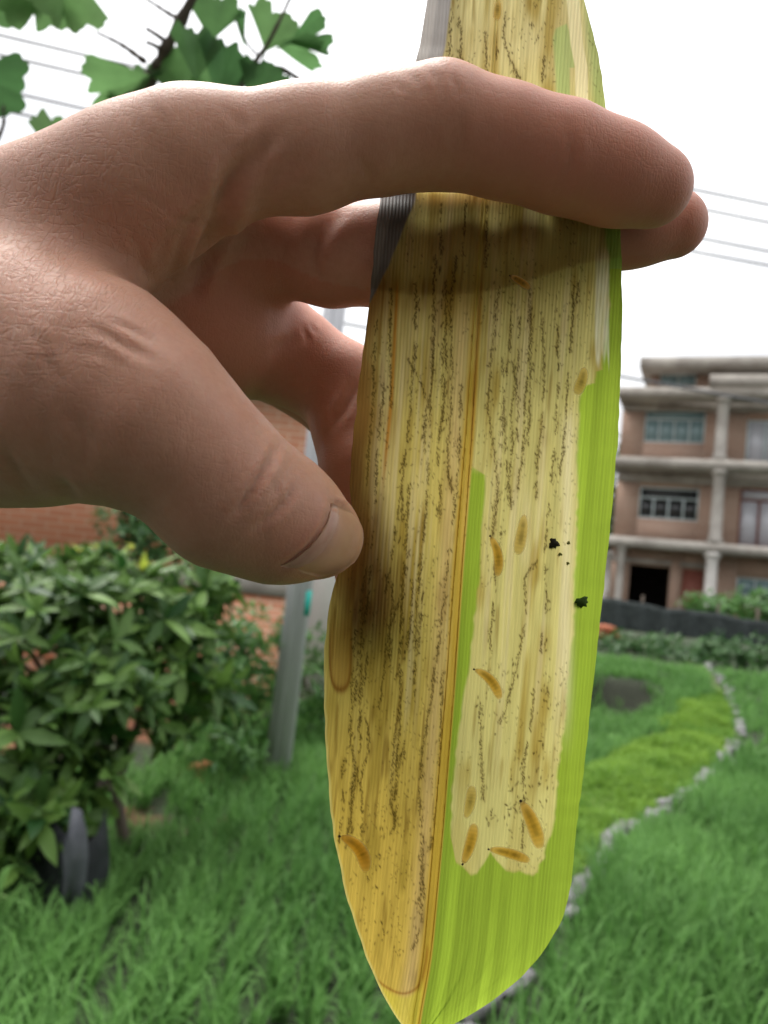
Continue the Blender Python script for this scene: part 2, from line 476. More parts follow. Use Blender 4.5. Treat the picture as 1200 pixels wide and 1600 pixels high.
def in_view(X, Y, m=140):
    px, py, z = project(np.stack([X, Y, np.full_like(X, 0.1)], -1))
    return (z > 0.3) & (px > -m) & (px < 1200 + m) & (py < 1600 + m + 200)
def bund_w(X, Y):
    return (0.92 - 0.25 * smooth(5.5, 8.0, Y) - 0.5 * smooth(8.2, 9.6, Y)) * (0.8 + 0.5 * vnoise(X * 2.2, Y * 2.2, 15))
def on_bund(X, Y):
    dx = path_x(Y) - X
    wd = bund_w(X, Y)
    return (dx > 0.05) & (dx < wd) & (Y > 3.4)
def rice_ok(X, Y):
    pd = path_dist(X, Y)
    g0, g1 = ground_at(225, 1430), ground_at(110, 1660)
    tt = np.clip(((X - g0[0]) * (g1[0] - g0[0]) + (Y - g0[1]) * (g1[1] - g0[1])) / ((g1 - g0)[:2] @ (g1 - g0)[:2]), 0, 1)
    gap = np.hypot(X - g0[0] - tt * (g1[0] - g0[0]), Y - g0[1] - tt * (g1[1] - g0[1])) < 0.055
    gap = gap | (vnoise(X * 2.1 + 7, Y * 2.1, 19) * .7 + .3 * vnoise(X * 7, Y * 7, 20) < .24)
    return ~gap & in_view(X, Y) & (pd > np.where(Y < 3.4, 0.12, 0.07)) & ~on_bund(X, Y)
def tufted(X, Y, cell):
    # pull blades towards seedling clumps
    cx = (np.floor(X / cell) + 0.5) * cell; cy = (np.floor(Y / cell) + 0.5) * cell
    jx = (vnoise(cx * 91.7, cy * 57.3, 21) - 0.5) * cell * 0.8; jy = (vnoise(cx * 41.1, cy * 77.9, 22) - 0.5) * cell * 0.8
    f = 0.45
    return X + (cx + jx - X) * f, Y + (cy + jy - Y) * f
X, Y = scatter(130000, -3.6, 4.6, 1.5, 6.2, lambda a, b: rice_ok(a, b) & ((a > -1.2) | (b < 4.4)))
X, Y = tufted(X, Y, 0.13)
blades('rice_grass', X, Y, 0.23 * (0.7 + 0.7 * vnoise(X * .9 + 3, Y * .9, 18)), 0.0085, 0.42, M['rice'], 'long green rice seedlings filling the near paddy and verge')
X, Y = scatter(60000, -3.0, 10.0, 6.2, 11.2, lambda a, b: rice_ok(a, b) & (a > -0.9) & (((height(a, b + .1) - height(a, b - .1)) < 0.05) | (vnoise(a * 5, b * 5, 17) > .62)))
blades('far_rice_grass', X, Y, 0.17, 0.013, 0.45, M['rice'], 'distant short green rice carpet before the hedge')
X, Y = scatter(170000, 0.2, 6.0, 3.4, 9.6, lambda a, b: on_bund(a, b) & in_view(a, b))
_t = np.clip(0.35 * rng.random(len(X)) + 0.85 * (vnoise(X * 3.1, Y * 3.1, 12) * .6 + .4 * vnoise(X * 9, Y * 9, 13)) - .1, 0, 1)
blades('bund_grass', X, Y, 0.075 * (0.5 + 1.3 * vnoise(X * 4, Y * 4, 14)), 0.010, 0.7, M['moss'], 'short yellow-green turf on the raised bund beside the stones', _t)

# ------------------------------------------------------------------ stone edging
edging = thing('stone_edging', path_w[10], 'winding line of pale grey stones edging the rice paddy', 'stones')
edging['kind'] = 'structure'
del edging['label']; del edging['category']
def stone_mesh(seed):
    r = np.random.default_rng(seed)
    V = []; F = []
    nu, nv = 8, 5
    for j in range(nv):
        ph = math.pi * (j + 0.5) / nv
        for i in range(nu):
            th = 2 * math.pi * i / nu
            k = r.uniform(0.78, 1.12)
            x, y, z = math.sin(ph) * math.cos(th), math.sin(ph) * math.sin(th), math.cos(ph)
            q = max(abs(x), abs(y), abs(z))
            s = k * (0.55 + 0.45 / max(q, .3)) * 0.8
            V.append((x * s, y * s, z * s))
    for j in range(nv - 1):
        for i in range(nu):
            F.append((j * nu + i, (j + 1) * nu + i, (j + 1) * nu + (i + 1) % nu, j * nu + (i + 1) % nu))
    F.append(tuple(range(nu))); F.append(tuple((nv - 1) * nu + i for i in reversed(range(nu))))
    me = fast_mesh('stone', V, [i for f in F for i in f], [len(f) for f in F])
    me.materials.append(M['stone'])
    return me
stones = [stone_mesh(s) for s in range(6)]
eo = ORIGIN[edging.as_pointer()]
d = 0.0
seg = np.linalg.norm(np.diff(path_w, axis=0), axis=1); cum = np.concatenate([[0], np.cumsum(seg)])
k = 0
while d < cum[-1] and k < 160:
    p = np.array([np.interp(d, cum, path_w[:, a]) for a in range(3)])
    a = rng.uniform(0.05, 0.095); skip = rng.random() < (0.35 if p[1] > 5.5 else 0.06)
    if not skip:
        x, y = p[0] + rng.normal(0, 0.03), p[1] + rng.normal(0, 0.03)
        o = bpy.data.objects.new('stone', stones[k % 6])
        COL.objects.link(o); o.parent = edging
        o.location = Vector((x, y, float(height(x, y)) + a * 0.32)) - Vector(eo)
        _q = np.array([np.interp(d + 0.1, cum, path_w[:, c]) for c in range(2)]) - p[:2]
        o.scale = (a * rng.uniform(1.1, 1.9), a * rng.uniform(.6, .9), a * rng.uniform(0.4, 0.65))
        o.rotation_euler = (rng.normal(0, .12), rng.normal(0, .12), math.atan2(_q[1], _q[0]) + rng.normal(0, .3))
    d += a * rng.uniform(1.5, 2.1); k += 1

# ------------------------------------------------------------------ building on the right
TH = math.radians(23)
FE = np.array([math.cos(TH), -math.sin(TH), 0.0]); FN = np.array([-math.sin(TH), -math.cos(TH), 0.0])
FA = at(1085, 925, 32.0); FA[2] = 0.30
def fac(px, py, off=0.0):
    r = ray(px, py)
    A = FA + FN * off
    P = CAM + r * (((A - CAM) @ FN) / (r @ FN))
    return (P - FA) @ FE, P[2] - FA[2]
def fbox(px0, py0, px1, py1, d1, d0, h0=None, h1=None):
    """box on the facade: pixel rectangle read at front distance d1 (towards the camera), back to d0"""
    xm, ym = (px0 + px1) / 2, (py0 + py1) / 2
    a0 = fac(px0, ym, d1)[0]; a1 = fac(px1, ym, d1)[0]
    b0 = fac(xm, py1, d1)[1] if h0 is None else h0
    b1 = fac(xm, py0, d1)[1] if h1 is None else h1
    return abox(a0, a1, b0, b1, d0, d1)
def abox(a0, a1, h0, h1, d0, d1):
    V, F = box_vf((a0, d0, h0), (a1, d1, h1))
    W = FA + V[:, :1] * FE + V[:, 1:2] * FN + V[:, 2:3] * np.array([0, 0, 1.0])
    return W, [f[::-1] for f in F]
def add_uv(o):
    me = o.data
    uv = me.uv_layers.new(name='UVMap')
    co = np.zeros(len(me.vertices) * 3); me.vertices.foreach_get('co', co); co = co.reshape(-1, 3)
    co = co + ORIGIN[o.as_pointer()]
    for p in me.polygons:
        n = np.array(p.normal)
        t = np.array([-n[1], n[0], 0]); t = t / (np.linalg.norm(t) + 1e-9) if abs(n[2]) < 0.9 else np.array([1.0, 0, 0])
        for li in p.loop_indices:
            c = co[me.loops[li].vertex_index]
            uv.data[li].uv = (c @ t, c[2] if abs(n[2]) < 0.9 else c[1])
# floor levels (metres above the building's ground)
H1 = fac(1110, 863, 1.3)[1]; H1t = fac(1110, 848, 1.3)[1]
H2 = fac(1120, 733, 1.3)[1]; H2t = fac(1120, 718, 1.3)[1]
H3 = fac(1125, 620, 1.3)[1]; H3t = fac(1125, 605, 1.3)[1]
H4 = fac(1110, 573, 0.6)[1]; H4t = fac(1110, 557, 0.6)[1]
AL = fac(965, 740, 0)[0]; AR = AL + 15.5
house = thing('brick_house', FA + FE * (AL + 4), 'unfinished three-storey brick house with concrete slabs and columns', 'house')
def hp(name, vf, mat, parent=house, uv=False):
    o = mesh_obj(name, vf[0], vf[1], mat, parent)
    if uv: add_uv(o)
    return o
# back walls per storey as panels around openings, so the openings are real
def wall_with_holes(h0, h1, holes, d0, d1, a0=AL, a1=AR):
    mb = MB()
    holes = sorted(holes)
    cur = a0
    for (x0, x1, y0, y1) in holes:
        if x0 > cur: mb.add(*abox(cur, x0, h0, h1, d0, d1))
        if y0 > h0: mb.add(*abox(x0, x1, h0, y0, d0, d1))
        if y1 < h1: mb.add(*abox(x0, x1, y1, h1, d0, d1))
        cur = x1
    if cur < a1: mb.add(*abox(cur, a1, h0, h1, d0, d1))
    return mb
def hole(px0, py0, px1, py1):
    a0, _ = fac(px0, (py0 + py1) / 2); a1, _ = fac(px1, (py0 + py1) / 2)
    _, h0 = fac((px0 + px1) / 2, py1); _, h1 = fac((px0 + px1) / 2, py0)
    return (a0, a1, h0, h1)
W3 = hole(1007, 641, 1102, 692); W2 = hole(998, 762, 1092, 812); W4 = hole(1030, 578, 1088, 597)
D3 = hole(1166, 657, 1260, 712); D2 = hole(1154, 765, 1250, 846)
D1a = hole(981, 884, 1044, 960); D1b = hole(1064, 890, 1098, 960); D1c = hole(1150, 905, 1240, 935)
D1a = (D1a[0], D1a[1], 0.02, D1a[3]); D1b = (D1b[0], D1b[1], 0.02, D1b[3])
D3 = (D3[0], D3[1], H2t + 0.02, D3[3]); D2 = (D2[0], D2[1], H1t + 0.02, D2[3])
for h0, h1, hs in ((0, H1, [D1a, D1b, D1c]), (H1t, H2, [W2, D2]), (H2t, H3, [W3, D3])):
    o = wall_with_holes(h0, h1, hs, -0.25, 0.0).build('wall', M['brick_far'], house); add_uv(o)
o = wall_with_holes(H3t, H4, [W4], -0.9, -0.65, AL + 1.0, AR).build('wall', M['brick_far'], house); add_uv(o)
for a, b in ((AL, AL + 0.24),):
    for h0, h1 in ((0, H1), (H1t, H2), (H2t, H3)):
        hp('side_wall', abox(a, b, h0, h1, -9, -0.252), M['brick_far'], uv=True)
hp('back_wall', abox(AL, AR, 0, H3, -9.3, -9.0), M['brick_far'], uv=True)
hp('slab', abox(AL - 0.12, AR, H1, H1t, -9.2, 1.3), M['concrete'])
hp('slab', abox(AL - 0.12, AR, H2, H2t, -9.2, 1.3), M['concrete'])
hp('slab', abox(AL - 0.12, AR, H3, H3t, -9.2, 1.3), M['concrete'])
cx = fac(1128, 620, 1.1)[0]
hp('slab', abox(cx - 0.5, AR, H3t + 0.002, H3t + 0.5, -0.3, 1.42), M['concrete'])
hp('roof_slab', abox(AL + 0.62, AR, H4, H4t, -9.0, 0.6), M['concrete'])
hp('lintel', abox(AL + 0.02, AR, H2 - 0.5, H2 - 0.003, 0.003, 0.12), M['concrete'])
hp('lintel', abox(AL + 0.02, AR, H3 - 0.35, H3 - 0.003, 0.003, 0.12), M['concrete'])
def column(a, h0, h1, r, mat, dd=1.0):
    P = FA + FE * a + FN * dd
    prof = [(0, 1.35), (0.05, 1.35), (0.07, 1.0), (0.86, 0.92), (0.90, 1.05), (0.93, 1.1), (0.95, 1.45), (1.0, 1.5)]
    pts = [P + np.array([0, 0, h0 + (h1 - h0) * t]) for t, _ in prof]
    V, F = tube(pts, [r * q for _, q in prof], 16)
    return mesh_obj('column', V, F, mat, house, None, True)
for i, (h0, h1, pxx, pyy) in enumerate(((0, H1, 1111, 900), (H1t, H2, 1121, 790), (H2t, H3, 1128, 665))):
    a = fac(pxx, pyy, 1.0)[0]
    for da in (0, 5.6):
        column(a + da, h0 + .002, h1 - .002, 0.24, M['white_col'] if i == 0 else M['concrete'])
column(fac(968, 900, 1.0)[0], 0.002, H1 - .002, 0.16, M['concrete'])
a = fac(947, 900, 1.0)[0]
column(a, 0.002, H1 - 0.3, 0.2, M['concrete'])
hp('pilaster', fbox(1046, 876, 1060, 960, 0.12, 0.003, 0.0), M['brick_far'], uv=True)
hp('beam', abox(AL + 0.05, cx, H1 - 0.62, H1 - 0.45, 0.003, 0.1), M['concrete'])
def window(W, glass, frame, cols, transom, dd=-0.08, sub='window'):
    a0, a1, h0, h1 = W
    t = 0.07
    fr = MB()
    for v in (abox(a0, a1, h0, h0 + t, dd - .05, dd + .05), abox(a0, a1, h1 - t, h1, dd - .05, dd + .05),
              abox(a0, a0 + t, h0 + t, h1 - t, dd - .05, dd + .05), abox(a1 - t, a1, h0 + t, h1 - t, dd - .05, dd + .05)):
        fr.add(*v)
    ht = h0 + (h1 - h0) * transom
    if transom < 1: fr.add(*abox(a0 + t, a1 - t, ht - t / 2, ht + t / 2, dd - .045, dd + .045))
    for c in range(1, cols):
        x = a0 + (a1 - a0) * c / cols
        fr.add(*abox(x - t / 2, x + t / 2, h0 + t, min(ht, h1 - t) - t / 2 if transom < 1 else h1 - t, dd - .04, dd + .04))
    f = fr.build(sub, frame, house)
    w = (a1 - a0)
    for c in range(cols):
        x0 = a0 + w * c / cols + t / 2 + .005; x1 = a0 + w * (c + 1) / cols - t / 2 - .005
        mesh_obj('pane', *abox(x0, x1, h0 + t, (ht - t / 2 if transom < 1 else h1 - t) - .002, dd - .012, dd + .012), glass, f)
    if transom < 1:
        mesh_obj('pane', *abox(a0 + t + .002, a1 - t - .002, ht + t / 2 + .002, h1 - t - .002, dd - .012, dd + .012), glass, f)
    return f
window(W3, M['glass_blue'], M['win_frame'], 4, 0.72)
window(W2, M['glass_dark'], M['win_frame'], 4, 0.66)
window(W4, M['glass_blue'], M['win_frame'], 2, 1.0, -0.72)
window(D3, M['glass_pale'], M['win_frame'], 3, 1.0, -0.08, 'glazed_door')
window(D2, M['glass_pale'], M['red_wood'], 3, 0.80, -0.08, 'glazed_door')
window(D1c, M['glass_blue'], M['win_frame'], 3, 1.0)
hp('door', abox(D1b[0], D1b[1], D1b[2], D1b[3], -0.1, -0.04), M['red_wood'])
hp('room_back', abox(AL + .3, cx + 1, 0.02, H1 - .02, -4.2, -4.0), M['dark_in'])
hp('floor', abox(AL + .05, AR, -0.25, 0.0, -9.2, 1.25), M['concrete'])

# ------------------------------------------------------------------ brick house at the left
LZ = 7.2
lw_l, lw_r = at(-700, 800, LZ), at(528, 930, LZ)
lw_l[2] = lw_r[2] = 0.0
LA = lw_r.copy(); LE = (lw_l - lw_r); LL = np.linalg.norm(LE); LE /= LL
LNn = np.array([-LE[1], LE[0], 0]);  LNn = LNn if LNn[1] < 0 else -LNn
def lbox(a0, a1, h0, h1, d0, d1):
    V, F = box_vf((a0, d0, h0), (a1, d1, h1))
    return LA + V[:, :1] * LE + V[:, 1:2] * LNn + V[:, 2:3] * np.array([0, 0, 1.0]), F
lh = thing('red_brick_house', LA + LE * LL / 2, 'low red brick house wall with a pale concrete band behind the shrubs', 'house')
for h0, h1 in ((-0.3, 0.98), (1.14, 2.95)):
    o = mesh_obj('wall', *lbox(0.25, LL, h0, h1, -0.24, 0), M['brick_red'], lh); add_uv(o)
mesh_obj('band', *lbox(0.25, LL, 0.982, 1.138, -0.24, 0.03), M['concrete'], lh)
mesh_obj('corner_pier', *lbox(0.0, 0.248, -0.3, 2.95, -0.26, 0.05), M['white_col'], lh)
o = mesh_obj('side_wall', *lbox(0.0, 0.24, -0.3, 2.95, -5, -0.27), M['brick_red'], lh); add_uv(o)
mesh_obj('roof_slab', *lbox(-0.25, LL, 2.953, 3.1, -5, 0.35), M['concrete'], lh)

# ------------------------------------------------------------------ unseen house added behind the camera to block rear sky light
hb = np.array([0.5, -3.0, 0.0])
rear = thing('sky_block_house', hb, 'unseen two-storey house added behind the camera to block sky light', 'house')
RH = [(-3.4, -1.9, 1.0, 2.3), (1.2, 2.7, 1.0, 2.3), (-3.4, -1.9, 4.0, 5.3), (-0.8, 0.7, 4.0, 5.3), (1.2, 2.7, 4.0, 5.3)]
def rbox(x0, x1, z0, z1, y0, y1):
    V, F = box_vf((x0, y0, z0), (x1, y1, z1)); return V + hb, F
mbw = MB()
for z0, z1, hs in ((-0.2, 3.1, sorted([RH[0], (-0.6, 0.5, -0.2, 2.2), RH[1]])), (3.1, 6.2, sorted(RH[2:]))):
    cur = -5.5
    for (x0, x1, a0, a1) in hs:
        mbw.add(*rbox(cur, x0, z0, z1, -.24, 0))
        if a0 > z0: mbw.add(*rbox(x0, x1, z0, a0, -.24, 0))
        mbw.add(*rbox(x0, x1, a1, z1, -.24, 0)); cur = x1
    mbw.add(*rbox(cur, 5.5, z0, z1, -.24, 0))
mbw.build('wall', M['concrete'], rear)
mesh_obj('wall', *rbox(-5.5, -5.26, -.2, 6.2, -6, -.242), M['concrete'], rear)
mesh_obj('wall', *rbox(5.26, 5.5, -.2, 6.2, -6, -.242), M['concrete'], rear)
mesh_obj('roof_slab', *rbox(-5.8, 5.8, 6.203, 6.4, -6.2, 0.5), M['concrete'], rear)
for (x0, x1, a0, a1) in RH:
    w_ = mesh_obj('window', *rbox(x0, x1, a0, a0 + .07, -.16, -.06), M['win_frame'], rear)
    mesh_obj('pane', *rbox(x0, x1, a0 + .072, a1, -.12, -.10), M['glass_blue'], w_)
mesh_obj('door', *rbox(-0.6, 0.5, -.2, 2.2, -.14, -.08), M['red_wood'], rear)

# ------------------------------------------------------------------ leaf meshes for shrubs and trees
def lance(L=1.0, W=0.32, fold=0.12, droop=0.22):
    ts = (0.0, 0.18, 0.45, 0.75, 1.0); ws = (0.06, 0.62, 1.0, 0.68, 0.0)
    V = []
    for t, w in zip(ts, ws):
        z = -droop * t * t
        V += [(t * L, -w * W / 2, z * L + fold * W * w), (t * L, 0, z * L), (t * L, w * W / 2, z * L + fold * W * w)]
    F = []
    for i in range(4):
        a = i * 3
        F += [(a, a + 1, a + 4, a + 3), (a + 1, a + 2, a + 5, a + 4)]
    return np.array(V), np.array(F)
LV, LF = lance()
def frames(axis):
    axis = axis / (np.linalg.norm(axis, axis=-1, keepdims=True) + 1e-9)
    ref = np.where(np.abs(axis[..., 2:3]) < 0.9, np.array([0, 0, 1.0]), np.array([1.0, 0, 0]))
    a = np.cross(ref, axis); a /= np.linalg.norm(a, axis=-1, keepdims=True) + 1e-9
    b = np.cross(axis, a)
    return axis, a, b
def rosettes(P, axis, nleaf, size, spread=(0.45, 1.65)):
    """leaf frames (origin, x, y, z, scale) for whorls at points P facing along axis"""
    n = len(P)
    ax, a, b = frames(axis)
    th = (rng.uniform(0, 6.28, (n, 1)) + np.arange(nleaf) * 2 * math.pi / nleaf + rng.normal(0, .45, (n, nleaf)))[..., None]
    tilt = rng.uniform(*spread, (n, nleaf))[..., None]
    rad = np.cos(th) * a[:, None] + np.sin(th) * b[:, None]
    x = rad * np.sin(tilt) + ax[:, None] * np.cos(tilt)
    z = -rad * np.cos(tilt) + ax[:, None] * np.sin(tilt)
    y = np.cross(z, x)
    s = size * rng.uniform(0.4, 1.15, (n, nleaf)) * rng.uniform(0.75, 1.25, (n, 1))
    o = np.repeat(P[:, None], nleaf, 1)
    return (o.reshape(-1, 3), x.reshape(-1, 3), y.reshape(-1, 3), z.reshape(-1, 3), s.ravel())
def leaves_mesh(fr):
    o, x, y, z, s = fr
    V = o[:, None] + s[:, None, None] * (LV[None, :, :1] * x[:, None] + LV[None, :, 1:2] * y[:, None] + LV[None, :, 2:] * z[:, None])
    F = (np.arange(len(o)) * len(LV))[:, None, None] + LF[None]
    return V.reshape(-1, 3), F.reshape(-1, 4)
leaf_proto = {}
def leaf_me(mat):
    if mat.name not in leaf_proto:
        me = fast_mesh('leaf', LV, LF.ravel(), np.full(len(LF), 4)); me.materials.append(mat)
        leaf_proto[mat.name] = me
    return leaf_proto[mat.name]
def shrub(name, label, cat, base, blobs, n, nleaf, size, mat, single=0, group=None, shell=0.55, trunk_r=0.02, up=0.5, limbs=6):
    """blobs: (centre, radii) world ellipsoids that make the crown; n whorls in all"""
    t = thing(name, base, label, cat, group)
    vol = np.array([b[1][0] * b[1][2] for b in blobs]); vol = vol / vol.sum()
    P = []; A = []
    for (c, r), v in zip(blobs, vol):
        k = max(3, int(n * v))
        u = rng.normal(size=(k, 3)); u /= np.linalg.norm(u, axis=1)[:, None]
        rr = (shell + (1 - shell) * rng.random((k, 1))) * rng.uniform(0.85, 1.12, (k, 1))
        P.append(np.asarray(c) + u * np.asarray(r) * rr); A.append(u + np.array([0, 0, up]) + rng.normal(0, .25, (k, 3)))
    P = np.concatenate(P); A = np.concatenate(A)
    keep = P[:, 2] > base[2] + 0.06
    P, A = P[keep], A[keep]
    fr = rosettes(P, A, nleaf, size)
    near = np.linalg.norm(fr[0] + 0.5 * fr[4][:, None] * fr[1] - CAM, axis=1)
    order = np.argsort(near)
    idx = order[:single]; rest = order[single:]
    V, F = leaves_mesh(tuple(a[rest] for a in fr))
    props(mesh_obj('crown', V, F, mat, t), kind='stuff')
    bo = np.asarray(base)
    for i in idx:
        o = bpy.data.objects.new('leaf', leaf_me(mat)); COL.objects.link(o); o.parent = t
        s = fr[4][i]; x, y, z = fr[1][i] * s, fr[2][i] * s, fr[3][i] * s; p = fr[0][i] - bo
        o.matrix_local = Matrix(((x[0], y[0], z[0], p[0]), (x[1], y[1], z[1], p[1]), (x[2], y[2], z[2], p[2]), (0, 0, 0, 1)))
    top = np.mean([b[0] for b in blobs], axis=0)
    mb = MB()
    fork = bo + (top - bo) * np.array([.35, .35, .45])
    mb.add(*tube(spline([bo - np.array([0, 0, .05]), bo + (fork - bo) * .5 + rng.normal(0, .02, 3), fork], 8), np.linspace(trunk_r, trunk_r * .75, 8), 8))
    mesh_obj('trunk', mb.V[0], mb.F, M['bark'], t, None, True)
    lb = MB()
    pick = rng.choice(len(P), min(limbs, len(P)), replace=False)
    for q in P[pick]:
        lb.add(*tube(spline([fork, (fork + q) / 2 + rng.normal(0, .04, 3), q], 6), np.linspace(trunk_r * .6, trunk_r * .15, 6), 6))
    lb.build('limbs', M['bark'], t, None, True)
    return t
def gz(p):
    p = np.array(p, float); p[2] = float(height(p[0], p[1])); return p
def E(px, py, z, rx, ry, rz=None):
    """ellipsoid at pixel with pixel radii"""
    s = z / FPX
    return (at(px, py, z), (rx * s, (rz if rz is not None else (rx + ry) / 2) * s, ry * s))

b0 = gz(ground_at(205, 1340))
shrub('leafy_shrub', 'large dark glossy shrub with whorled leaves at the left edge', 'shrub', b0,
      [E(60, 1000, 3.3, 170, 130), E(40, 915, 3.5, 150, 62), E(190, 960, 3.5, 130, 95), E(270, 1040, 3.6, 95, 110), E(150, 1085, 3.15, 110, 95),
       E(20, 1150, 3.0, 120, 90), E(55, 1250, 2.9, 95, 65), E(-10, 1330, 2.75, 80, 70), E(120, 1215, 3.0, 70, 45), E(40, 1310, 2.7, 60, 40), E(320, 930, 3.9, 60, 60)],
      540, 8, 0.145, M['shrub_dark'], 280, None, 0.5, 0.03, 0.6, 12)
b1 = gz(ground_at(372, 1190))
shrub('leafy_bush', 'mid-green bush between the dark shrub and the grey post', 'bush', b1,
      [E(345, 1060, 4.6, 60, 110), E(395, 1030, 4.8, 50, 90), E(350, 1160, 4.4, 65, 55), E(420, 1120, 4.9, 40, 80)],
      300, 7, 0.085, M['shrub_light'], 120, None, 0.4, 0.018)
b2 = gz(ground_at(490, 1165))
shrub('leafy_bush', 'pale green bush behind the grey post beside the held leaf', 'bush', b2,
      [E(480, 1060, 5.6, 45, 90), E(530, 1110, 5.5, 50, 80), E(450, 990, 5.9, 35, 45)],
      240, 6, 0.08, M['shrub_light'], 60, None, 0.4, 0.016)
b3 = gz(ground_at(205, 1110))
shrub('small_tree', 'small round dark tree rising behind the large shrub', 'tree', b3,
      [E(205, 818, 6.2, 62, 45), E(240, 850, 6.3, 60, 40), E(170, 900, 6.0, 60, 60)],
      320, 6, 0.085, M['shrub_far'], 0, None, 0.3, 0.03)
# yellow new shoots on the shrub top
for k, (px, py, z) in enumerate(((222, 893, 3.4), (205, 858, 3.7), (150, 858, 3.7), (122, 862, 3.7), (190, 872, 3.6))):
    p = at(px, py, z)
    t = thing('new_shoot', p, ['bright yellow shoot standing highest in front of the dark shrub', 'yellow-green shoot just above the bright yellow one',
                               'pale yellow shoot on the shrub top below the wrist', 'leftmost pale yellow shoot on the shrub top',
                               'small yellow-green shoot left of the bright yellow one'][k], 'shoot', 'yellow shoots on the dark shrub')
    o_, x_, y_, z_, s_ = rosettes(p[None], np.array([[0.1, -0.3, 1.0]]), 5, 0.085 if k == 0 else 0.06, (0.3, 1.0))
    for i in range(5):
        o = bpy.data.objects.new('leaf', leaf_me(M['shoot'])); COL.objects.link(o); o.parent = t
        s = s_[i]
        o.matrix_local = Matrix(((x_[i][0] * s, y_[i][0] * s, z_[i][0] * s, 0), (x_[i][1] * s, y_[i][1] * s, z_[i][1] * s, 0),
                                 (x_[i][2] * s, y_[i][2] * s, z_[i][2] * s, 0), (0, 0, 0, 1)))
    mesh_obj('stem', *tube([p - np.array([0, -0.02, 0.14]), p], [0.004, 0.003], 6), M['bark'], t)

# ------------------------------------------------------------------ grow bag with a grey sheet flap
bb = gz(ground_at(95, 1432))
bag = thing('grow_bag', bb, 'black fabric grow bag with a grey plastic flap under the dark shrub', 'grow bag')
V = []; F = []
nu, nv = 28, 9
for j in range(nv):
    t = j / (nv - 1)
    for i in range(nu):
        th = 2 * math.pi * i / nu
        r = 0.15 * (0.95 + 0.05 * t - 0.25 * t ** 3) * (1 + 0.06 * math.sin(5 * th + 3 * t) + 0.04 * math.sin(11 * th))
        V.append(bb + np.array([r * math.cos(th), r * math.sin(th), 0.34 * t + 0.05 * math.sin(3 * th + 1) * t]))
F = [(j * nu + i, j * nu + (i + 1) % nu, (j + 1) * nu + (i + 1) % nu, (j + 1) * nu + i) for j in range(nv - 1) for i in range(nu)]
mesh_obj('bag_wall', V, F, M['bag'], bag, None, True)
mesh_obj('soil_fill', *tube([bb + np.array([0, 0, 0.02]), bb + np.array([0, 0, 0.25])], [0.12, 0.12], 20), M['soil'], bag)
fl = np.array([[112, 1262], [126, 1266], [134, 1296], [137, 1340], [133, 1378], [124, 1404], [112, 1418], [103, 1430], [97, 1410], [99, 1372], [97, 1334], [106, 1300]])
zc = float(project(bb)[2]) - 0.20
cen = at(fl[:, 0].mean(), fl[:, 1].mean(), zc - 0.015)
rim = np.array([at(x, y, zc + 0.006 * math.sin(i * 2.1)) for i, (x, y) in enumerate(fl)])
V = np.vstack([rim, cen[None], rim + np.array([0, 0.006, 0]), cen[None] + np.array([0, 0.006, 0])])
n = len(rim)
F = [(i, (i + 1) % n, n) for i in range(n)] + [(n + 1 + (i + 1) % n, n + 1 + i, 2 * n + 1) for i in range(n)] + \
    [(i, n + 1 + i, n + 1 + (i + 1) % n, (i + 1) % n) for i in range(n)]
mesh_obj('flap', V, F, M['flap'], bag)
# long-bladed grass clump at the lower left corner
cb = gz(ground_at(-30, 1500))
clump = thing('grass_clump', cb, 'clump of long pale arching grass blades at the lower left corner', 'grass')
M['long_blade'] = leaf_mat('long_pale_blade', (0.10, 0.22, 0.06), (0.22, 0.36, 0.12), 0.35)
for i, (ex, ey, rise) in enumerate(((66, 1376, .26), (40, 1450, .2), (12, 1402, .3), (-60, 1380, .34), (20, 1500, .12), (50, 1415, .3), (-20, 1360, .4), (70, 1470, .12), (28, 1350, .36))):
    e = at(ex, ey, 2.45 - 0.03 * i)
    P = spline([cb, cb + (e - cb) * .45 + np.array([0, 0, rise * .35]), e], 9)
    w = 0.011 * np.sin(np.pi * np.linspace(0.25, 1.0, 9)) + 0.0008
    sdv = np.cross(P[-1] - P[0], np.array([0, 0.3, 1.0])); sdv /= np.linalg.norm(sdv)
    V = np.concatenate([P - sdv * w[:, None], P + np.array([0, 0, -.002]), P + sdv * w[:, None]])
    mesh_obj('blade', V, [(k + r * 9, k + 1 + r * 9, k + 10 + r * 9, k + 9 + r * 9) for r in range(2) for k in range(8)], M['long_blade'], clump, None, True)

# broken bricks by the shrubs
for k, (px, py, s, lab) in enumerate(((18, 1240, 0.19, 'broken red brick lying at the left edge under the dark shrub'),
                                      (318, 1198, 0.17, 'broken red brick lying in grass left of the grey post'),
                                      (252, 1022, 0.06, 'small orange brick chip showing through the dark shrub'))):
    p = gz(ground_at(px, py + 22)) if k < 2 else at(px, py, 3.75)
    rr = np.random.default_rng(40 + k)
    V, F = box_vf((-s * .62, -s * .4, 0), (s * .62, s * .4, s * .75))
    V = V * rr.uniform(0.72, 1.1, V.shape)
    V = p + V @ np.array([[math.cos(.4 + k), math.sin(.4 + k), 0], [-math.sin(.4 + k), math.cos(.4 + k), 0], [0, 0, 1]])
    if k == 2: continue
    o = mesh_obj('broken_brick', V, F, M['broken_brick'], None, p)
    bv = o.modifiers.new('bevel', 'BEVEL'); bv.width = 0.012; bv.segments = 2
    props(o, lab, 'brick', 'broken bricks by the shrubs')

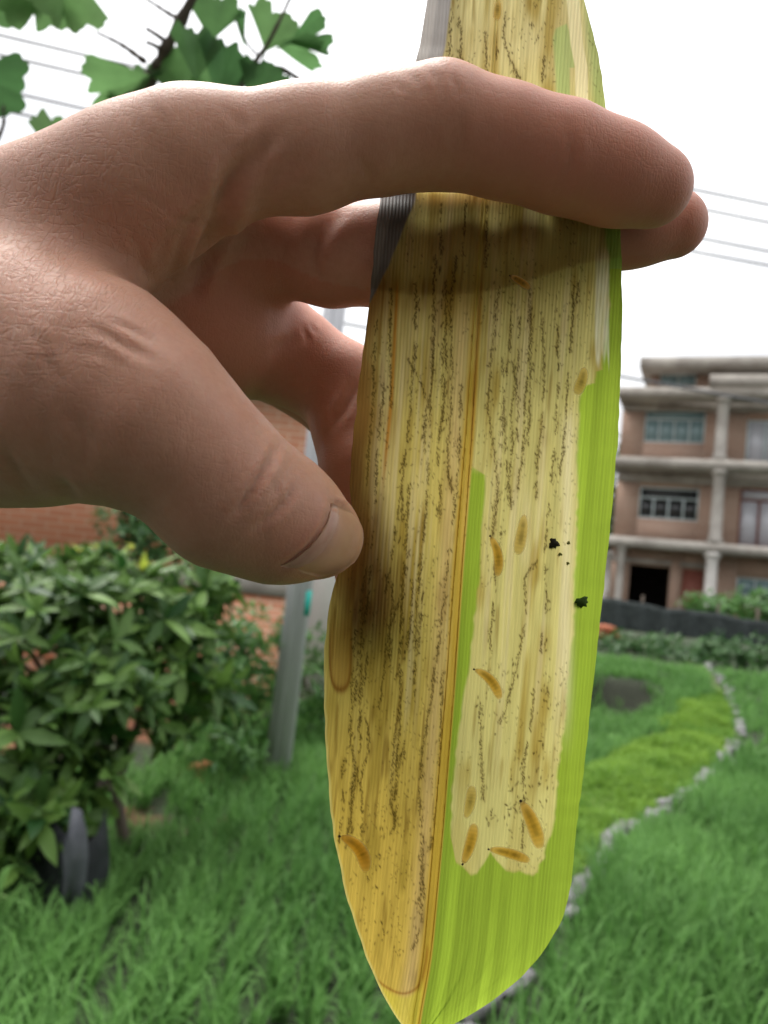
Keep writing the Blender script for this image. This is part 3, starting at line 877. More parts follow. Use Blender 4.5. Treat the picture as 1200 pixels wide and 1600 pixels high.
# ------------------------------------------------------------------ grey post with teal tape
pb = gz(ground_at(430, 1228))
pt = at(552, 250, 4.86)
post = thing('concrete_post', pb, 'leaning square grey concrete post with a teal tape mark', 'post')
ax = (pt - pb) / np.linalg.norm(pt - pb); Lp = np.linalg.norm(pt - pb)
sx = np.cross(ax, np.array([0, 1.0, 0])); sx /= np.linalg.norm(sx); sy = np.cross(sx, ax)
def post_box(u0, u1, v0, v1, t0, t1, ch=0.012, taper=0.12):
    V = []; F = []
    for t in (t0, t1):
        k = 1 - taper * t / Lp
        for u, v in ((u0 + ch, v0), (u1 - ch, v0), (u1, v0 + ch), (u1, v1 - ch), (u1 - ch, v1), (u0 + ch, v1), (u0, v1 - ch), (u0, v0 + ch)):
            V.append(pb + ax * t + k * (u * sx + v * sy))
    F = [(i, (i + 1) % 8, 8 + (i + 1) % 8, 8 + i) for i in range(8)] + [tuple(range(7, -1, -1)), tuple(range(8, 16))]
    return np.array(V), F
mesh_obj('shaft', *post_box(-0.074, 0.074, -0.062, 0.062, -0.1, Lp), M['pole'], post)
mesh_obj('rib', *post_box(0.008, 0.040, -0.073, -0.061, -0.08, Lp - .02, 0.004), M['pole'], post)
mesh_obj('rib', *post_box(-0.040, -0.008, 0.061, 0.073, -0.08, Lp - .02, 0.004), M['pole'], post)
ttp = np.linalg.norm(at(452, 938, 4.75) - pb)
mesh_obj('tape', *post_box(-0.077, -0.040, -0.066, 0.066, ttp - 0.075, ttp + 0.075, 0.013), M['teal'], post)

# ------------------------------------------------------------------ overhead cables
for k, (p, q, lab) in enumerate((
        ((-400, -42), (1500, 378), 'topmost of the parallel overhead cables crossing the sky'),
        ((-400, -10), (1500, 405), 'second highest overhead cable crossing the sky'),
        ((-400, 48), (1500, 448), 'third overhead cable from the top crossing the sky'),
        ((-400, 82), (1500, 468), 'lowest of the four parallel cables behind the wrist'),
        ((-300, 330), (1500, 680), 'low cable sagging in front of the upper storeys of the far house'))):
    z0, z1 = 9 + k * 0.2, 12 + k * 0.3
    t = np.linspace(0, 1, 24)[:, None]
    a, b = at(*p, z0), at(*q, z1)
    P = a + (b - a) * t; P[:, 2] -= (0.12 * 4 * t * (1 - t)).ravel()
    o = mesh_obj('overhead_cable', *tube(P, 0.021, 6), M['wire'], None, P[0], True)
    props(o, lab, 'cable', 'overhead cables')

# ------------------------------------------------------------------ hedge, net fence and greenery before the house
for k, (px, z, rx, ry, cy, lab) in enumerate((
        (985, 12.6, 62, 22, 1005, 'low scrubby hedge plant next to the held leaf edge'),
        (1075, 12.2, 70, 26, 1014, 'low hedge plant in the middle before the black net'),
        (1165, 12.0, 70, 30, 1018, 'low hedge plant at the right edge before the black net'),
        (1250, 12.0, 70, 30, 1025, 'hedge plant just past the right edge'))):
    if k == 3: continue
    c = at(px, cy, z); base = gz(c)
    shrub('hedge_plant', lab, 'hedge', base, [E(px - 25, cy, z, rx * .62, ry), E(px + 28, cy + 4, z, rx * .62, ry * .95), E(px, cy + 12, z - .2, rx * .9, ry * .6)],
          220, 6, 0.11, M['shrub_far'], 0, 'hedge before the black net', 0.3, 0.02)
for k, (px, py, z, r, lab) in enumerate(((1105, 950, 21.0, 46, 'bright leafy plant leaning over the black net before the white column'),
                                         (1178, 945, 21.2, 52, 'bright leafy plant over the black net at the right edge'))):
    c = at(px, py, z); base = gz(c)
    shrub('leafy_plant', lab, 'plant', base, [E(px, py, z, r, 26), E(px + 15, py + 12, z - .3, r * .8, 22)],
          150, 6, 0.24, M['shrub_light'], 0, 'plants over the black net', 0.3, 0.03)
n0, n1 = gz(at(935, 990, 19.5)), gz(at(1330, 1010, 17.8))
fence = thing('shade_net_fence', n0, 'black shade net fence in front of the far house', 'fence')
t = np.linspace(0, 1, 40); hh = np.linspace(0, 1, 7)
V = []
for j in hh:
    for i in t:
        p = n0 + (n1 - n0) * i
        top = 0.78 - 0.2 * i + 0.025 * math.sin(i * 17) + 0.015 * math.sin(i * 41)
        p = p + np.array([0, 0.10 * math.sin(i * 60 + j * 2), top * j - 0.05])
        V.append(p)
F = [(j * 40 + i, j * 40 + i + 1, (j + 1) * 40 + i + 1, (j + 1) * 40 + i) for j in range(6) for i in range(39)]
o = mesh_obj('net', V, F, M['net'], fence, None, True)
sd = o.modifiers.new('solid', 'SOLIDIFY'); sd.thickness = 0.01
for i in np.linspace(0.03, 0.97, 7):
    p = n0 + (n1 - n0) * i + np.array([0, 0.16, 0])
    mesh_obj('post', *tube([p - np.array([0, 0, .1]), p + np.array([0, 0, 0.9])], 0.035, 8), M['bark'], fence)
# heap of orange clay pipes by the fence
hp0 = gz(at(944, 985, 15.5))
heap = thing('clay_pipes', hp0, 'small heap of orange clay pipes at the left end of the net', 'pipes')
for i, (dx, dz) in enumerate(((-.18, .07), (.0, .07), (.18, .07), (-.09, .21), (.09, .21))):
    p = hp0 + np.array([dx, 0, dz])
    mesh_obj('pipe', *tube([p + np.array([0, -.35, 0]), p + np.array([0, .35, 0])], 0.075, 12), M['orange_pipe'], heap, None, True)
# trees behind the house, seen in the gap by its corner
for k, (px, z, lab) in enumerate(((935, 38, 'dark tree behind the left corner of the far house'), (800, 45, 'tall dark tree behind the held leaf'), (690, 52, 'broad dark tree far behind the held leaf'))):
    base = gz(at(px, 980, z))
    shrub('broad_tree', lab, 'tree', base, [E(px, 780, z, 120 - 20 * k, 110, 90), E(px - 30, 860, z, 120, 90, 90), E(px + 5, 720 + 30 * k, z, 60, 60, 50)],
          420, 7, 0.55, M['shrub_far'], 0, 'trees behind the house', 0.2, 0.22)

# ------------------------------------------------------------------ ginkgo branch at the top left
GZD = 0.78
trunk_base = gz(np.array([-0.78, 0.72, 0]))
gk = thing('ginkgo_tree', trunk_base, 'young ginkgo with fan leaves on a branch above the hand', 'tree')
join = trunk_base + np.array([0, 0, 1.55])
mesh_obj('trunk', *tube(spline([trunk_base - np.array([0, 0, .05]), trunk_base + np.array([0.01, .01, .8]), join, join + np.array([-.02, .02, .7])], 16), np.linspace(0.028, 0.014, 16), 12), M['bark'], gk, None, True)
def gtwig(pts, r0, r1, name='twig', zz=GZD):
    P = spline(np.array([at(x, y, zz + dz) for x, y, dz in pts]), 14)
    V, F = tube(P, np.linspace(r0, r1, 14) * (1 + 0.18 * np.sin(np.arange(14) * 2.3)), 8)
    return mesh_obj(name, V, F, M['twig'], gk, None, True)
P = spline(np.vstack([join, at(-160, 330, GZD + .01), at(120, 230, GZD + .01), at(228, 130, GZD + .01), at(262, 72, GZD), at(330, -60, GZD - .02)]), 40)
mesh_obj('branch', *tube(P, np.linspace(0.012, 0.0045, 40) * (1 + 0.22 * np.sin(np.arange(40) * 1.9)), 10), M['twig'], gk, None, True)
gtwig([(226, 96, 0), (190, 70, .01), (150, 50, .015)], 0.0030, 0.0012)
gtwig([(290, 36, 0), (262, 20, 0), (225, -4, 0)], 0.0030, 0.0012)
gtwig([(258, 64, 0), (244, 54, -.01), (228, 44, -.012)], 0.0026, 0.0018)
gtwig([(252, 78, 0), (240, 70, -.01), (228, 66, -.012)], 0.0024, 0.0018)
gtwig([(300, 250, 0), (350, 160, 0), (408, 84, 0), (438, 30, 0), (470, -40, 0)], 0.0032, 0.0014)
gtwig([(405, 88, 0), (388, 70, 0), (368, 30, 0)], 0.0016, 0.0008)
gtwig([(360, 150, 0.02), (420, 105, .02), (480, 132, .02), (560, 190, .02)], 0.0026, 0.0026)
gtwig([(-60, 300, 0), (0, 210, 0), (6, 165, 0)], 0.0028, 0.0014)
gtwig([(-160, 330, .01), (-120, 60, 0), (30, -70, 0), (70, -60, 0)], 0.005, 0.002)
def ginkgo_leaf(base, tip, width, seed, dz=0.0, tilt=0.35, notch=0.25, fold=0.12):
    """fan leaf; base and tip in photo pixels, width relative to its length"""
    r = np.random.default_rng(seed)
    z = GZD + dz
    A = at(*base, z); B = at(*tip, z - 0.02 * tilt)
    L = np.linalg.norm(B - A); X = (B - A) / L
    Nn = CAM - A; Nn /= np.linalg.norm(Nn)
    Nn = Nn - (Nn @ X) * X; Nn /= np.linalg.norm(Nn)
    Yv = np.cross(Nn, X)
    Nn = Nn * math.cos(tilt) + Yv * math.sin(tilt) * (1 if seed % 2 else -1); Yv = np.cross(Nn, X)
    na, nr = 25, 7
    half = math.atan(width * 0.62) + 0.15
    V = []
    ph = r.uniform(0, 6.28, 4)
    for i in range(na):
        u = -1 + 2 * i / (na - 1)
        th = u * half
        edge = 1.0 + 0.05 * math.sin(7 * u + ph[0]) + 0.035 * math.sin(15 * u + ph[1]) + 0.02 * math.sin(29 * u + ph[2]) - 0.12 * abs(u) ** 3
        edge *= 1 - notch * math.exp(-((u - 0.1 * math.sin(ph[3])) / 0.07) ** 2)
        for j in range(nr):
            q = 0.04 + 0.96 * (j / (nr - 1))
            rad = q * edge * L
            lx, ly = rad * math.cos(th), rad * math.sin(th) * 1.05
            h = fold * L * (abs(u) ** 1.3) * q + 0.035 * L * math.sin(5 * u + ph[1]) * q * q - 0.12 * L * q * q
            V.append(A + X * lx + Yv * ly + Nn * h)
    F = [(i * nr + j, (i + 1) * nr + j, (i + 1) * nr + j + 1, i * nr + j + 1) for i in range(na - 1) for j in range(nr - 1)]
    lf = mesh_obj('leaf', V, F, M['ginkgo'], gk, None, True)
    mesh_obj('petiole', *tube(spline([A - X * L * .35 - Nn * .004, A - X * L * .12, A + X * L * .05], 6), 0.0009, 6), M['ginkgo'], lf)
for i, a in enumerate((
        ((62, -62), (45, 42), 1.25, .01, .3, .35), ((98, -60), (110, 40), .9, 0, .25, .3), ((12, -60), (20, 30), 1.0, .02, .4, .3),
        ((-42, 118), (36, 142), 1.15, 0, .3, .12), ((96, 268), (88, 174), .75, .0, .3, .1),
        ((238, 118), (140, 150), .75, .0, .25, .15), ((250, 190), (186, 112), .75, .02, .5, .1),
        ((292, 168), (262, 72), .65, .0, .3, .1), ((306, 128), (308, 38), .68, -.03, .2, .1), ((330, 66), (342, -14), 1.0, .0, .3, .15),
        ((338, 160), (362, 62), .75, -.01, .35, .1), ((392, 172), (428, 96), .95, .0, .3, .1), ((414, 82), (436, 6), 1.0, .0, .2, .2),
        ((452, 68), (516, 44), .75, .0, .3, .4), ((430, 70), (500, 84), .55, .01, .5, .3), ((384, 78), (374, 14), .28, .01, .9, .05),
        ((262, 170), (300, 100), .8, .03, .3, .1), ((352, 168), (318, 80), .8, .03, .4, .1))):
    ginkgo_leaf(a[0], a[1], a[2], 60 + i, a[3], a[4], a[5])

# ------------------------------------------------------------------ the held leaf
# outline read from the photograph, depth in millimetres
YL = np.array([-80, 0, 100, 200, 310, 450, 600, 700, 760, 850, 900, 960, 1050, 1150, 1300, 1400, 1490, 1560, 1605, 1640])
XL = np.array([676, 668, 650, 622, 593, 579, 561, 550, 546, 556, 526, 511, 505, 508, 520, 541, 570, 600, 630, 650])
YR = np.array([-80, 0, 80, 180, 350, 450, 560, 680, 800, 940, 1100, 1260, 1400, 1440, 1480, 1520, 1560, 1585, 1605, 1640])
XR = np.array([890, 912, 934, 949, 969, 972, 971, 966, 956, 941, 924, 905, 890, 878, 854, 822, 775, 738, 700, 652])
YM = np.array([-80, 300, 480, 700, 900, 1050, 1300, 1500, 1600, 1640])
XM = np.array([790, 764, 752, 738, 722, 712, 692, 674, 655, 651])
_smc = {}
def sm_interp(y, ys_, xs_, w=14):
    yy = np.linspace(-100, 1660, 1761)
    if (id(ys_), id(xs_), w) in _smc: return np.interp(y, yy, _smc[(id(ys_), id(xs_), w)])
    v = np.interp(yy, ys_, xs_)
    k = np.exp(-0.5 * (np.arange(-3 * w, 3 * w + 1) / w) ** 2); k /= k.sum()
    v = np.convolve(np.pad(v, 3 * w, mode='edge'), k, mode='valid')
    _smc[(id(ys_), id(xs_), w)] = v
    return np.interp(y, yy, v)
def xl_(y): return sm_interp(y, YL, XL, 14) + 1.2 * (vnoise(y / 23.0, y * 0 + 3, 71) - .5) * 2
def xr_(y): return sm_interp(y, YR, XR, 8) + 1.0 * (vnoise(y / 17.0, y * 0 + 9, 72) - .5) * 2
def xm_(y): return sm_interp(y, YM, XM, 30)
def flap_w(y): return np.interp(y, [-80, 0, 100, 310, 380, 440, 475, 640], [36, 38, 42, 56, 38, 16, 0, 0])
def leaf_z(x, y):
    """leaf depth in mm at photo pixel"""
    xm = xm_(y); xl = xl_(y); xr = xr_(y)
    z = 136.9 + 2.0 * smooth(430, 900, y) + 3.0 * smooth(900, 1650, y) + 3.5 * smooth(150, -100, y)
    s = np.where(x < xm, (xm - x) / (xm - xl + 1e-6), (x - xm) / (xr - xm + 1e-6))
    open_ = smooth(420, 700, y) + smooth(180, 0, y)
    pyc = np.interp(x, [520, 600, 700, 800, 900, 990, 1046], [398, 400, 402, 393, 372, 355, 350])
    dyf = (np.abs(y - (800 - (800 - pyc) * 141.7 / 135.0)) * 136.0 / FPX - np.interp(x, [560, 640, 760, 900], [1.2, 2.4, 2.4, 0.6])).clip(0)
    zw = 133.9 + 7.6 - np.sqrt(np.maximum(7.6 ** 2 - dyf ** 2, 0.0))
    z = smin(z, zw, 1.2)         # bowed over the middle finger
    z = z + open_ * (1.6 * s ** 1.6)                      # shallow fold about the midrib
    fw = flap_w(y); d = x - xl
    z = z + 7.0 * np.clip(1 - d / np.maximum(fw, 1e-3), 0, 1) ** 1.2 * (1 - smooth(230, 320, y)) * (fw > 0)
    left = np.where(x < xm, s, 0)
    z = z - 2.6 * left ** 4 * smooth(640, 800, y) * (1 - smooth(880, 1010, y))  # pressed by the thumb
    right = np.where(x > xm, s, 0)
    z = z + 2.5 * right ** 6 * smooth(500, 800, y)
    u = (x - xl) / (xr - xl + 1e-6)
    z = z + 0.55 * (vnoise(u * 9, y / 420.0, 31) - .5) * (0.35 + 0.65 * open_.clip(0, 1)) + 0.22 * (vnoise(u * 30, y / 300.0, 32) - .5)
    return z
NC, NR = 300, 900
yv = np.linspace(-78, 1634, NR)
uu = np.linspace(0, 1, NC)
LY = np.repeat(yv[:, None], NC, 1)
LXl, LXr = xl_(yv)[:, None], xr_(yv)[:, None]
LX = LXl + (LXr - LXl) * uu[None]
LZm = leaf_z(LX, LY)
LP = at(LX, LY, LZm / 1000.0)

def paint_leaf(x, y, u):
    """pigment of the blade at photo pixel (linear rgb)"""
    xm = xm_(y); xl = xl_(y); xr = xr_(y)
    u = (x - xm) / 440.0 + 0.5
    def col(c): return lin(c)[None, None, :] * np.ones(x.shape + (1,))
    def mixc(a, c, m): return a * (1 - m[..., None]) + lin(c) * m[..., None]
    left = 1 - smooth(-6, 6, x - xm)
    C = col((194, 185, 114))
    C = mixc(C, (193, 175, 90), left * smooth(250, 900, y) * 0.85)
    C = mixc(C, (197, 168, 74), left * smooth(850, 1350, y))
    C = mixc(C, (222, 212, 160), smooth(200, 60, y) * 0.55)
    st = vnoise(u * 60, y / 420.0, 41); st2 = vnoise(u * 150, y / 90.0, 42); st4 = vnoise(u * 240, y / 34.0, 47)
    C = C * (0.80 + 0.16 * st + 0.18 * st2 + 0.12 * st4)[..., None]
    blot = vnoise(u * 16, y / 150.0, 43) * 0.6 + vnoise(u * 40, y / 55.0, 48) * 0.4
    C = mixc(C, (158, 134, 52), smooth(0.48, 0.80, blot) * 0.75)
    C = mixc(C, (132, 106, 40), smooth(0.60, 0.92, vnoise(u * 55, y / 75.0, 44) * .65 + vnoise(u * 120, y / 30.0, 49) * .35) * (0.45 + 0.3 * left))
    C = mixc(C, (212, 198, 150), smooth(0.55, 0.85, vnoise(u * 30, y / 260.0, 45) * .7 + .3 * vnoise(u * 90, y / 120., 50)) * 0.5 * smooth(200, 420, y) * (1 - smooth(950, 1300, y)))
    # pinkish strip left of the midrib
    C = mixc(C, (206, 176, 128), np.exp(-((x - xm + 28) / 12) ** 2) * 0.45 * smooth(420, 520, y))
    # brown stained left margin
    dl = x - xl
    C = mixc(C, (128, 82, 30), (1 - smooth(6, 46, dl + 26 * (vnoise(y / 60.0, u * 8, 46) - .5))) * smooth(330, 480, y) * (1 - smooth(880, 960, y)) * 0.8)
    C = mixc(C, (176, 120, 36), np.exp(-((x - np.interp(y, [420, 620, 780], [622, 612, 596])) / 3.0) ** 2) * smooth(420, 470, y) * (1 - smooth(680, 800, y)) * 0.9)
    amt = np.exp(-(((x - 574) / 44) ** 2 + ((y - 925) / 85) ** 2) ** 1.4)  # brown oval in the pigment where the ring fingertip touches from behind
    C = mixc(C, (104, 66, 28), amt * (0.55 + 0.5 * vnoise(u * 70, y / 40., 58)).clip(0, .92))
    C = mixc(C, (96, 66, 30), (1 - smooth(18, 70, dl + 30 * (vnoise(u * 50, y / 80., 59) - .5))) * smooth(560, 740, y) * (1 - smooth(830, 900, y)) * 0.7)  # margin pigment turns darker brown beside the thumb
    # U-shaped brown mine at the left margin
    ux = (x - 532) / 17.0; uy = (y - 1010) / 68.0
    ring = np.abs(np.maximum(np.abs(ux), 0) ** 2.6 + np.where(uy > 0, np.abs(uy) ** 3.2, 0) - 1)
    inside = ((np.abs(ux) ** 2.6 + np.where(uy > 0, np.abs(uy) ** 3.2, 0)) < 1) & (y > 930)
    C = mixc(C, (170, 128, 56), inside * 0.6 * smooth(935, 1010, y))
    C = mixc(C, (120, 72, 22), np.exp(-(ring / 0.28) ** 2) * smooth(940, 1030, y) * (y < 1090) * 0.75)
    # midrib band
    dm = x - xm
    mid = smooth(-20, -12, dm) * (1 - smooth(0, 5, dm))
    C = mixc(C, (184, 150, 52), mid * (0.3 + 0.5 * smooth(380, 700, y)))
    C = mixc(C, (150, 100, 26), np.exp(-((dm + 2) / 2.2) ** 2) * 0.6 * smooth(330, 500, y) * (1 - smooth(650, 760, y)))
    # living green: wedge beside the midrib, right margin, lower right
    gtone = lin((140, 164, 52)) * (0.86 + 0.20 * vnoise(u * 60, y / 500.0, 51) + 0.14 * vnoise(u * 170, y / 200.0, 52))[..., None]
    gtone = gtone * (1 + 0.25 * smooth(0.6, 0.9, vnoise(u * 20, y / 300.0, 53)))[..., None]
    gtone = np.where((y < 420)[..., None], gtone * np.array([0.92, 1.0, 1.9]), gtone)
    ww = np.interp(y, [700, 728, 742, 900, 1050, 1150, 1240, 1300], [0, 0, 24, 27, 20, 11, 9, 14])
    wedge = smooth(0, 3, dm) * (1 - smooth(ww - 3, ww + 3, dm + 3 * (vnoise(y / 14., y * 0, 65) - .5))) * smooth(722, 748, y + 14 * vnoise(x / 5., y * 0, 66))
    jag = 5 * (vnoise(y / 30.0, y * 0, 54) - .5) + 4 * (vnoise(y / 9.0, y * 0 + 2, 56) - .5)
    xb = np.interp(y, [330, 400, 470, 578, 580, 598, 604, 700, 850, 1000, 1150, 1280, 1335, 1360],
                      [944, 952, 950, 944, 934, 928, 907, 901, 902, 894, 880, 864, 852, 838]) + jag
    right_g = smooth(-3.5, 3.5, x - xb) * smooth(325, 345, y)
    yb = np.interp(x, [690, 703, 712, 722, 735, 745, 756, 766, 776, 790, 800, 812, 830, 846, 860],
                      [1180, 1300, 1346, 1352, 1366, 1364, 1348, 1330, 1345, 1360, 1363, 1360, 1367, 1358, 1330])
    low_g = smooth(-4, 4, y - yb + 4 * (vnoise(x / 6., y / 20., 57) - .5)) * smooth(0, 3, dm) * (y > 1150)
    g = np.clip(np.maximum(np.maximum(wedge, right_g), low_g), 0, 1)
    # top: pale green margin and a green patch
    top_g = np.maximum(smooth(908, 926, x - (y - 60) * 0.09) * (1 - smooth(325, 345, y)) * 0.75,
                       smooth(-3, 3, x - np.interp(y, [30, 45, 60, 300], [900, 868, 864, 880])) * (1 - smooth(-2, 2, x - np.interp(y, [20, 60, 105, 106, 300], [880, 893, 898, 890, 892]))) * (y > 36) * (1 - smooth(310, 335, y)) * 0.8)
    top_c = lin((168, 190, 116)) * (0.9 + .2 * vnoise(u * 80, y / 200.0, 55))[..., None]
    C = C * (1 - top_g[..., None]) + top_c * top_g[..., None]
    C = C * (1 - g[..., None]) + gtone * g[..., None]
    # thin pale epidermis beside the margin
    pale = smooth(-16, -12, x - 944) * (1 - smooth(6, 9, x - 944)) * smooth(378, 420, y) * (1 - smooth(555, 580, y + 45 * vnoise(x / 4.0, y * 0, 64) - 10))
    C = mixc(C, (228, 228, 196), pale * 0.75 * (0.45 + 0.7 * vnoise(u * 90, y / 26.0, 60)).clip(0, 1))
    pale2 = smooth(-12, -9, x - np.interp(y, [0, 70, 105, 300], [896, 902, 909, 912])) * (1 - smooth(8, 10, x - np.interp(y, [0, 70, 105, 300], [896, 902, 909, 912]))) * (y < 300)
    C = mixc(C, (236, 228, 178), pale2 * 0.85)
    pale3 = np.exp(-((x - np.interp(y, [600, 1000], [889, 884])) / 10) ** 2) * smooth(620, 680, y) * (1 - smooth(1000, 1200, y))
    C = mixc(C, (224, 214, 166), pale3 * 0.7)
    # lower edge of the mined chamber
    C = mixc(C, (204, 196, 122), (1 - g) * smooth(1180, 1280, y) * (dm > 10) * 0.6)
    # left tip
    loop = np.array([(541, 1420), (556, 1470), (584, 1524), (610, 1546), (634, 1552), (654, 1540), (664, 1512), (668, 1480)], float)
    lp = spline(loop, 80)
    dmin = np.full(x.shape, 1e9)
    sel = (y > 1390) & (x < 700)
    dd = np.sqrt(((x[sel][:, None] - lp[None, :, 0]) ** 2 + (y[sel][:, None] - lp[None, :, 1]) ** 2).min(1))
    dmin[sel] = dd
    C = mixc(C, (140, 84, 24), np.exp(-(dmin / 2.2) ** 2) * 0.7)
    below = smooth(0, 10, y - np.interp(x, lp[:60, 0], lp[:60, 1])) * (1 - smooth(-8, 0, dm)) * (y > 1400)
    C = mixc(C, (206, 192, 72), below * 0.7)
    # pale raised rim along the living edge
    C = mixc(C, (214, 200, 120), (1 - smooth(1, 5, dl)) * smooth(900, 1000, y) * 0.7)
    # dry grey fold at the upper left margin, lower end painted in finger shade
    fw = flap_w(y)
    fl_ = (1 - smooth(-3, 2, dl - fw)) * (fw > 1)
    C = C * (1 - fl_[..., None]) + ((lin((150, 144, 134)) * (1 - 0.55 * smooth(230, 330, y)[..., None])) * (0.8 + 0.3 * smooth(0.35, 0.5, dl / np.maximum(fw, 1) + 0 * x) * -1 + 0.2)[..., None]) * fl_[..., None]
    opaque = fl_ * 0.85
    mined = (1 - g) * (1 - fl_)
    return C, g, mined, opaque
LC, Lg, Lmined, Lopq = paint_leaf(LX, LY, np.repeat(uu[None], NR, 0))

# frass: dark droppings strung along the mines
dark = np.zeros((NR, NC))
rowh = yv[1] - yv[0]
fr_rng = np.random.default_rng(11)
def dot(x, y, rx, ry, a, ang=0.0):
    j0 = int((y - 3 * ry - yv[0]) / rowh); j1 = int((y + 3 * ry - yv[0]) / rowh) + 1
    if j1 <= 0 or j0 >= NR: return
    j0 = max(j0, 0); j1 = min(j1, NR)
    xa, xb_ = LXl[j0, 0], LXr[j0, 0]
    i0 = int((x - 3 * rx - ry - xa) / (xb_ - xa) * NC) - 2; i1 = int((x + 3 * rx + ry - xa) / (xb_ - xa) * NC) + 3
    if i1 <= 0 or i0 >= NC: return
    i0 = max(i0, 0); i1 = min(i1, NC)
    dx = LX[j0:j1, i0:i1] - x; dy = LY[j0:j1, i0:i1] - y
    c, s = math.cos(ang), math.sin(ang)
    q = ((dx * c + dy * s) / rx) ** 2 + ((-dx * s + dy * c) / ry) ** 2
    dark[j0:j1, i0:i1] = np.maximum(dark[j0:j1, i0:i1], a * np.exp(-q ** 1.5))
stain = np.zeros((NR, NC))
def stain_dot(x, y, rx, ry, a):
    j0 = max(int((y - 2.5 * ry - yv[0]) / rowh), 0); j1 = min(int((y + 2.5 * ry - yv[0]) / rowh) + 1, NR)
    if j1 <= j0: return
    xa, xb_ = LXl[j0, 0], LXr[j0, 0]
    i0 = max(int((x - 2.5 * rx - xa) / (xb_ - xa) * NC) - 1, 0); i1 = min(int((x + 2.5 * rx - xa) / (xb_ - xa) * NC) + 2, NC)
    if i1 <= i0: return
    stain[j0:j1, i0:i1] += a * np.exp(-((LX[j0:j1, i0:i1] - x) / rx) ** 2 - ((LY[j0:j1, i0:i1] - y) / ry) ** 2)
TR = [([(612, 450), (609, 540), (611, 640)], .5, .8), ([(655, 470), (640, 650), (622, 800), (602, 930)], .55, .7), ([(650, 440), (648, 560)], .5, .8),
      ([(680, 400), (676, 520)], .6, .9), ([(714, 400), (704, 480), (706, 600), (700, 720), (706, 770)], .95, 1), ([(636, 560), (664, 620), (660, 700)], .5, .8),
      ([(676, 560), (672, 640), (668, 760), (660, 860), (652, 940)], .6, .8), ([(622, 940), (606, 1000), (592, 1110)], .7, .9),
      ([(556, 985), (550, 1080), (548, 1150), (554, 1200), (548, 1250), (550, 1300)], .95, 1), ([(702, 860), (690, 970), (680, 1040), (672, 1100), (660, 1180), (655, 1250), (661, 1330), (655, 1420)], .95, 1),
      ([(652, 930), (648, 1020)], .8, 1), ([(692, 1050), (688, 1150), (684, 1250), (672, 1330)], .6, .8), ([(617, 1130), (612, 1240), (618, 1290)], .7, 1.4),
      ([(600, 600), (590, 700), (586, 790)], .4, .8), ([(720, 600), (718, 700), (708, 820)], .5, .7), ([(640, 760), (630, 900)], .5, .7), ([(656, 1330), (662, 1400), (650, 1470), (625, 1500)], .5, 1.3),
      ([(690, 440), (690, 700), (676, 900)], .35, .8), ([(598, 1260), (590, 1400), (600, 1480)], .35, 1.6), ([(570, 1320), (575, 1380)], .5, .8),
      ([(780, 450), (768, 560), (764, 640), (776, 740), (774, 800), (768, 842)], .95, 1.2), ([(800, 560), (808, 620), (809, 690)], .7, .8), ([(846, 480), (850, 600), (842, 700), (836, 790)], .85, 1),
      ([(857, 790), (850, 860), (822, 900), (822, 960), (810, 1030), (792, 1100), (772, 1150)], .6, 1.2), ([(750, 1090), (752, 1200), (756, 1252)], .8, 1), ([(842, 1170), (836, 1260)], .9, 4),
      ([(905, 440), (900, 470), (890, 520)], .8, 1.4), ([(760, 1270), (775, 1290)], .9, 3.5), ([(800, 1220), (812, 1255), (805, 1280)], .7, 3), ([(785, 560), (790, 700), (800, 800)], .45, 1.2),
      ([(826, 440), (830, 560), (825, 700)], .4, 1.0), ([(870, 470), (872, 600), (862, 760)], .35, 1.0), ([(800, 1295), (806, 1300)], .9, 2), ([(855, 1000), (850, 1100), (846, 1180)], .5, 2),
      ([(850, 1060), (850, 1080)], .9, 2), ([(736, 640), (740, 520)], .4, 1.2), ([(762, 320), (758, 430)], .5, .8), ([(690, 320), (688, 430)], .5, .8), ([(728, 310), (722, 420)], .5, 1),
      ([(720, -60), (714, 0), (722, 60), (714, 110), (706, 180)], .85, 1.3), ([(705, 20), (700, 110), (690, 150)], .8, 1.0), ([(758, 45), (760, 90), (764, 130)], .7, .8), ([(790, 20), (788, 55), (800, 100), (812, 122), (824, 150)], .9, 1),
      ([(829, 36), (832, 48)], .9, 1), ([(842, 54), (841, 66)], .8, 1), ([(838, 8), (836, 16)], .7, 1), ([(774, 60), (780, 150)], .4, .9), ([(850, 90), (846, 130)], .5, 1)]
for _ in range(24):
    y0 = fr_rng.uniform(380, 1250); Lr = fr_rng.uniform(120, 420); off = fr_rng.uniform(-165, -32) if fr_rng.random() < .62 else fr_rng.uniform(42, 150)
    yy_ = np.linspace(y0, min(y0 + Lr, 1330), 5)
    TR.append(([(float(xm_(np.array(y))) + off + fr_rng.normal(0, 3), float(y)) for y in yy_], fr_rng.uniform(.35, .75), fr_rng.uniform(.5, 1.0)))
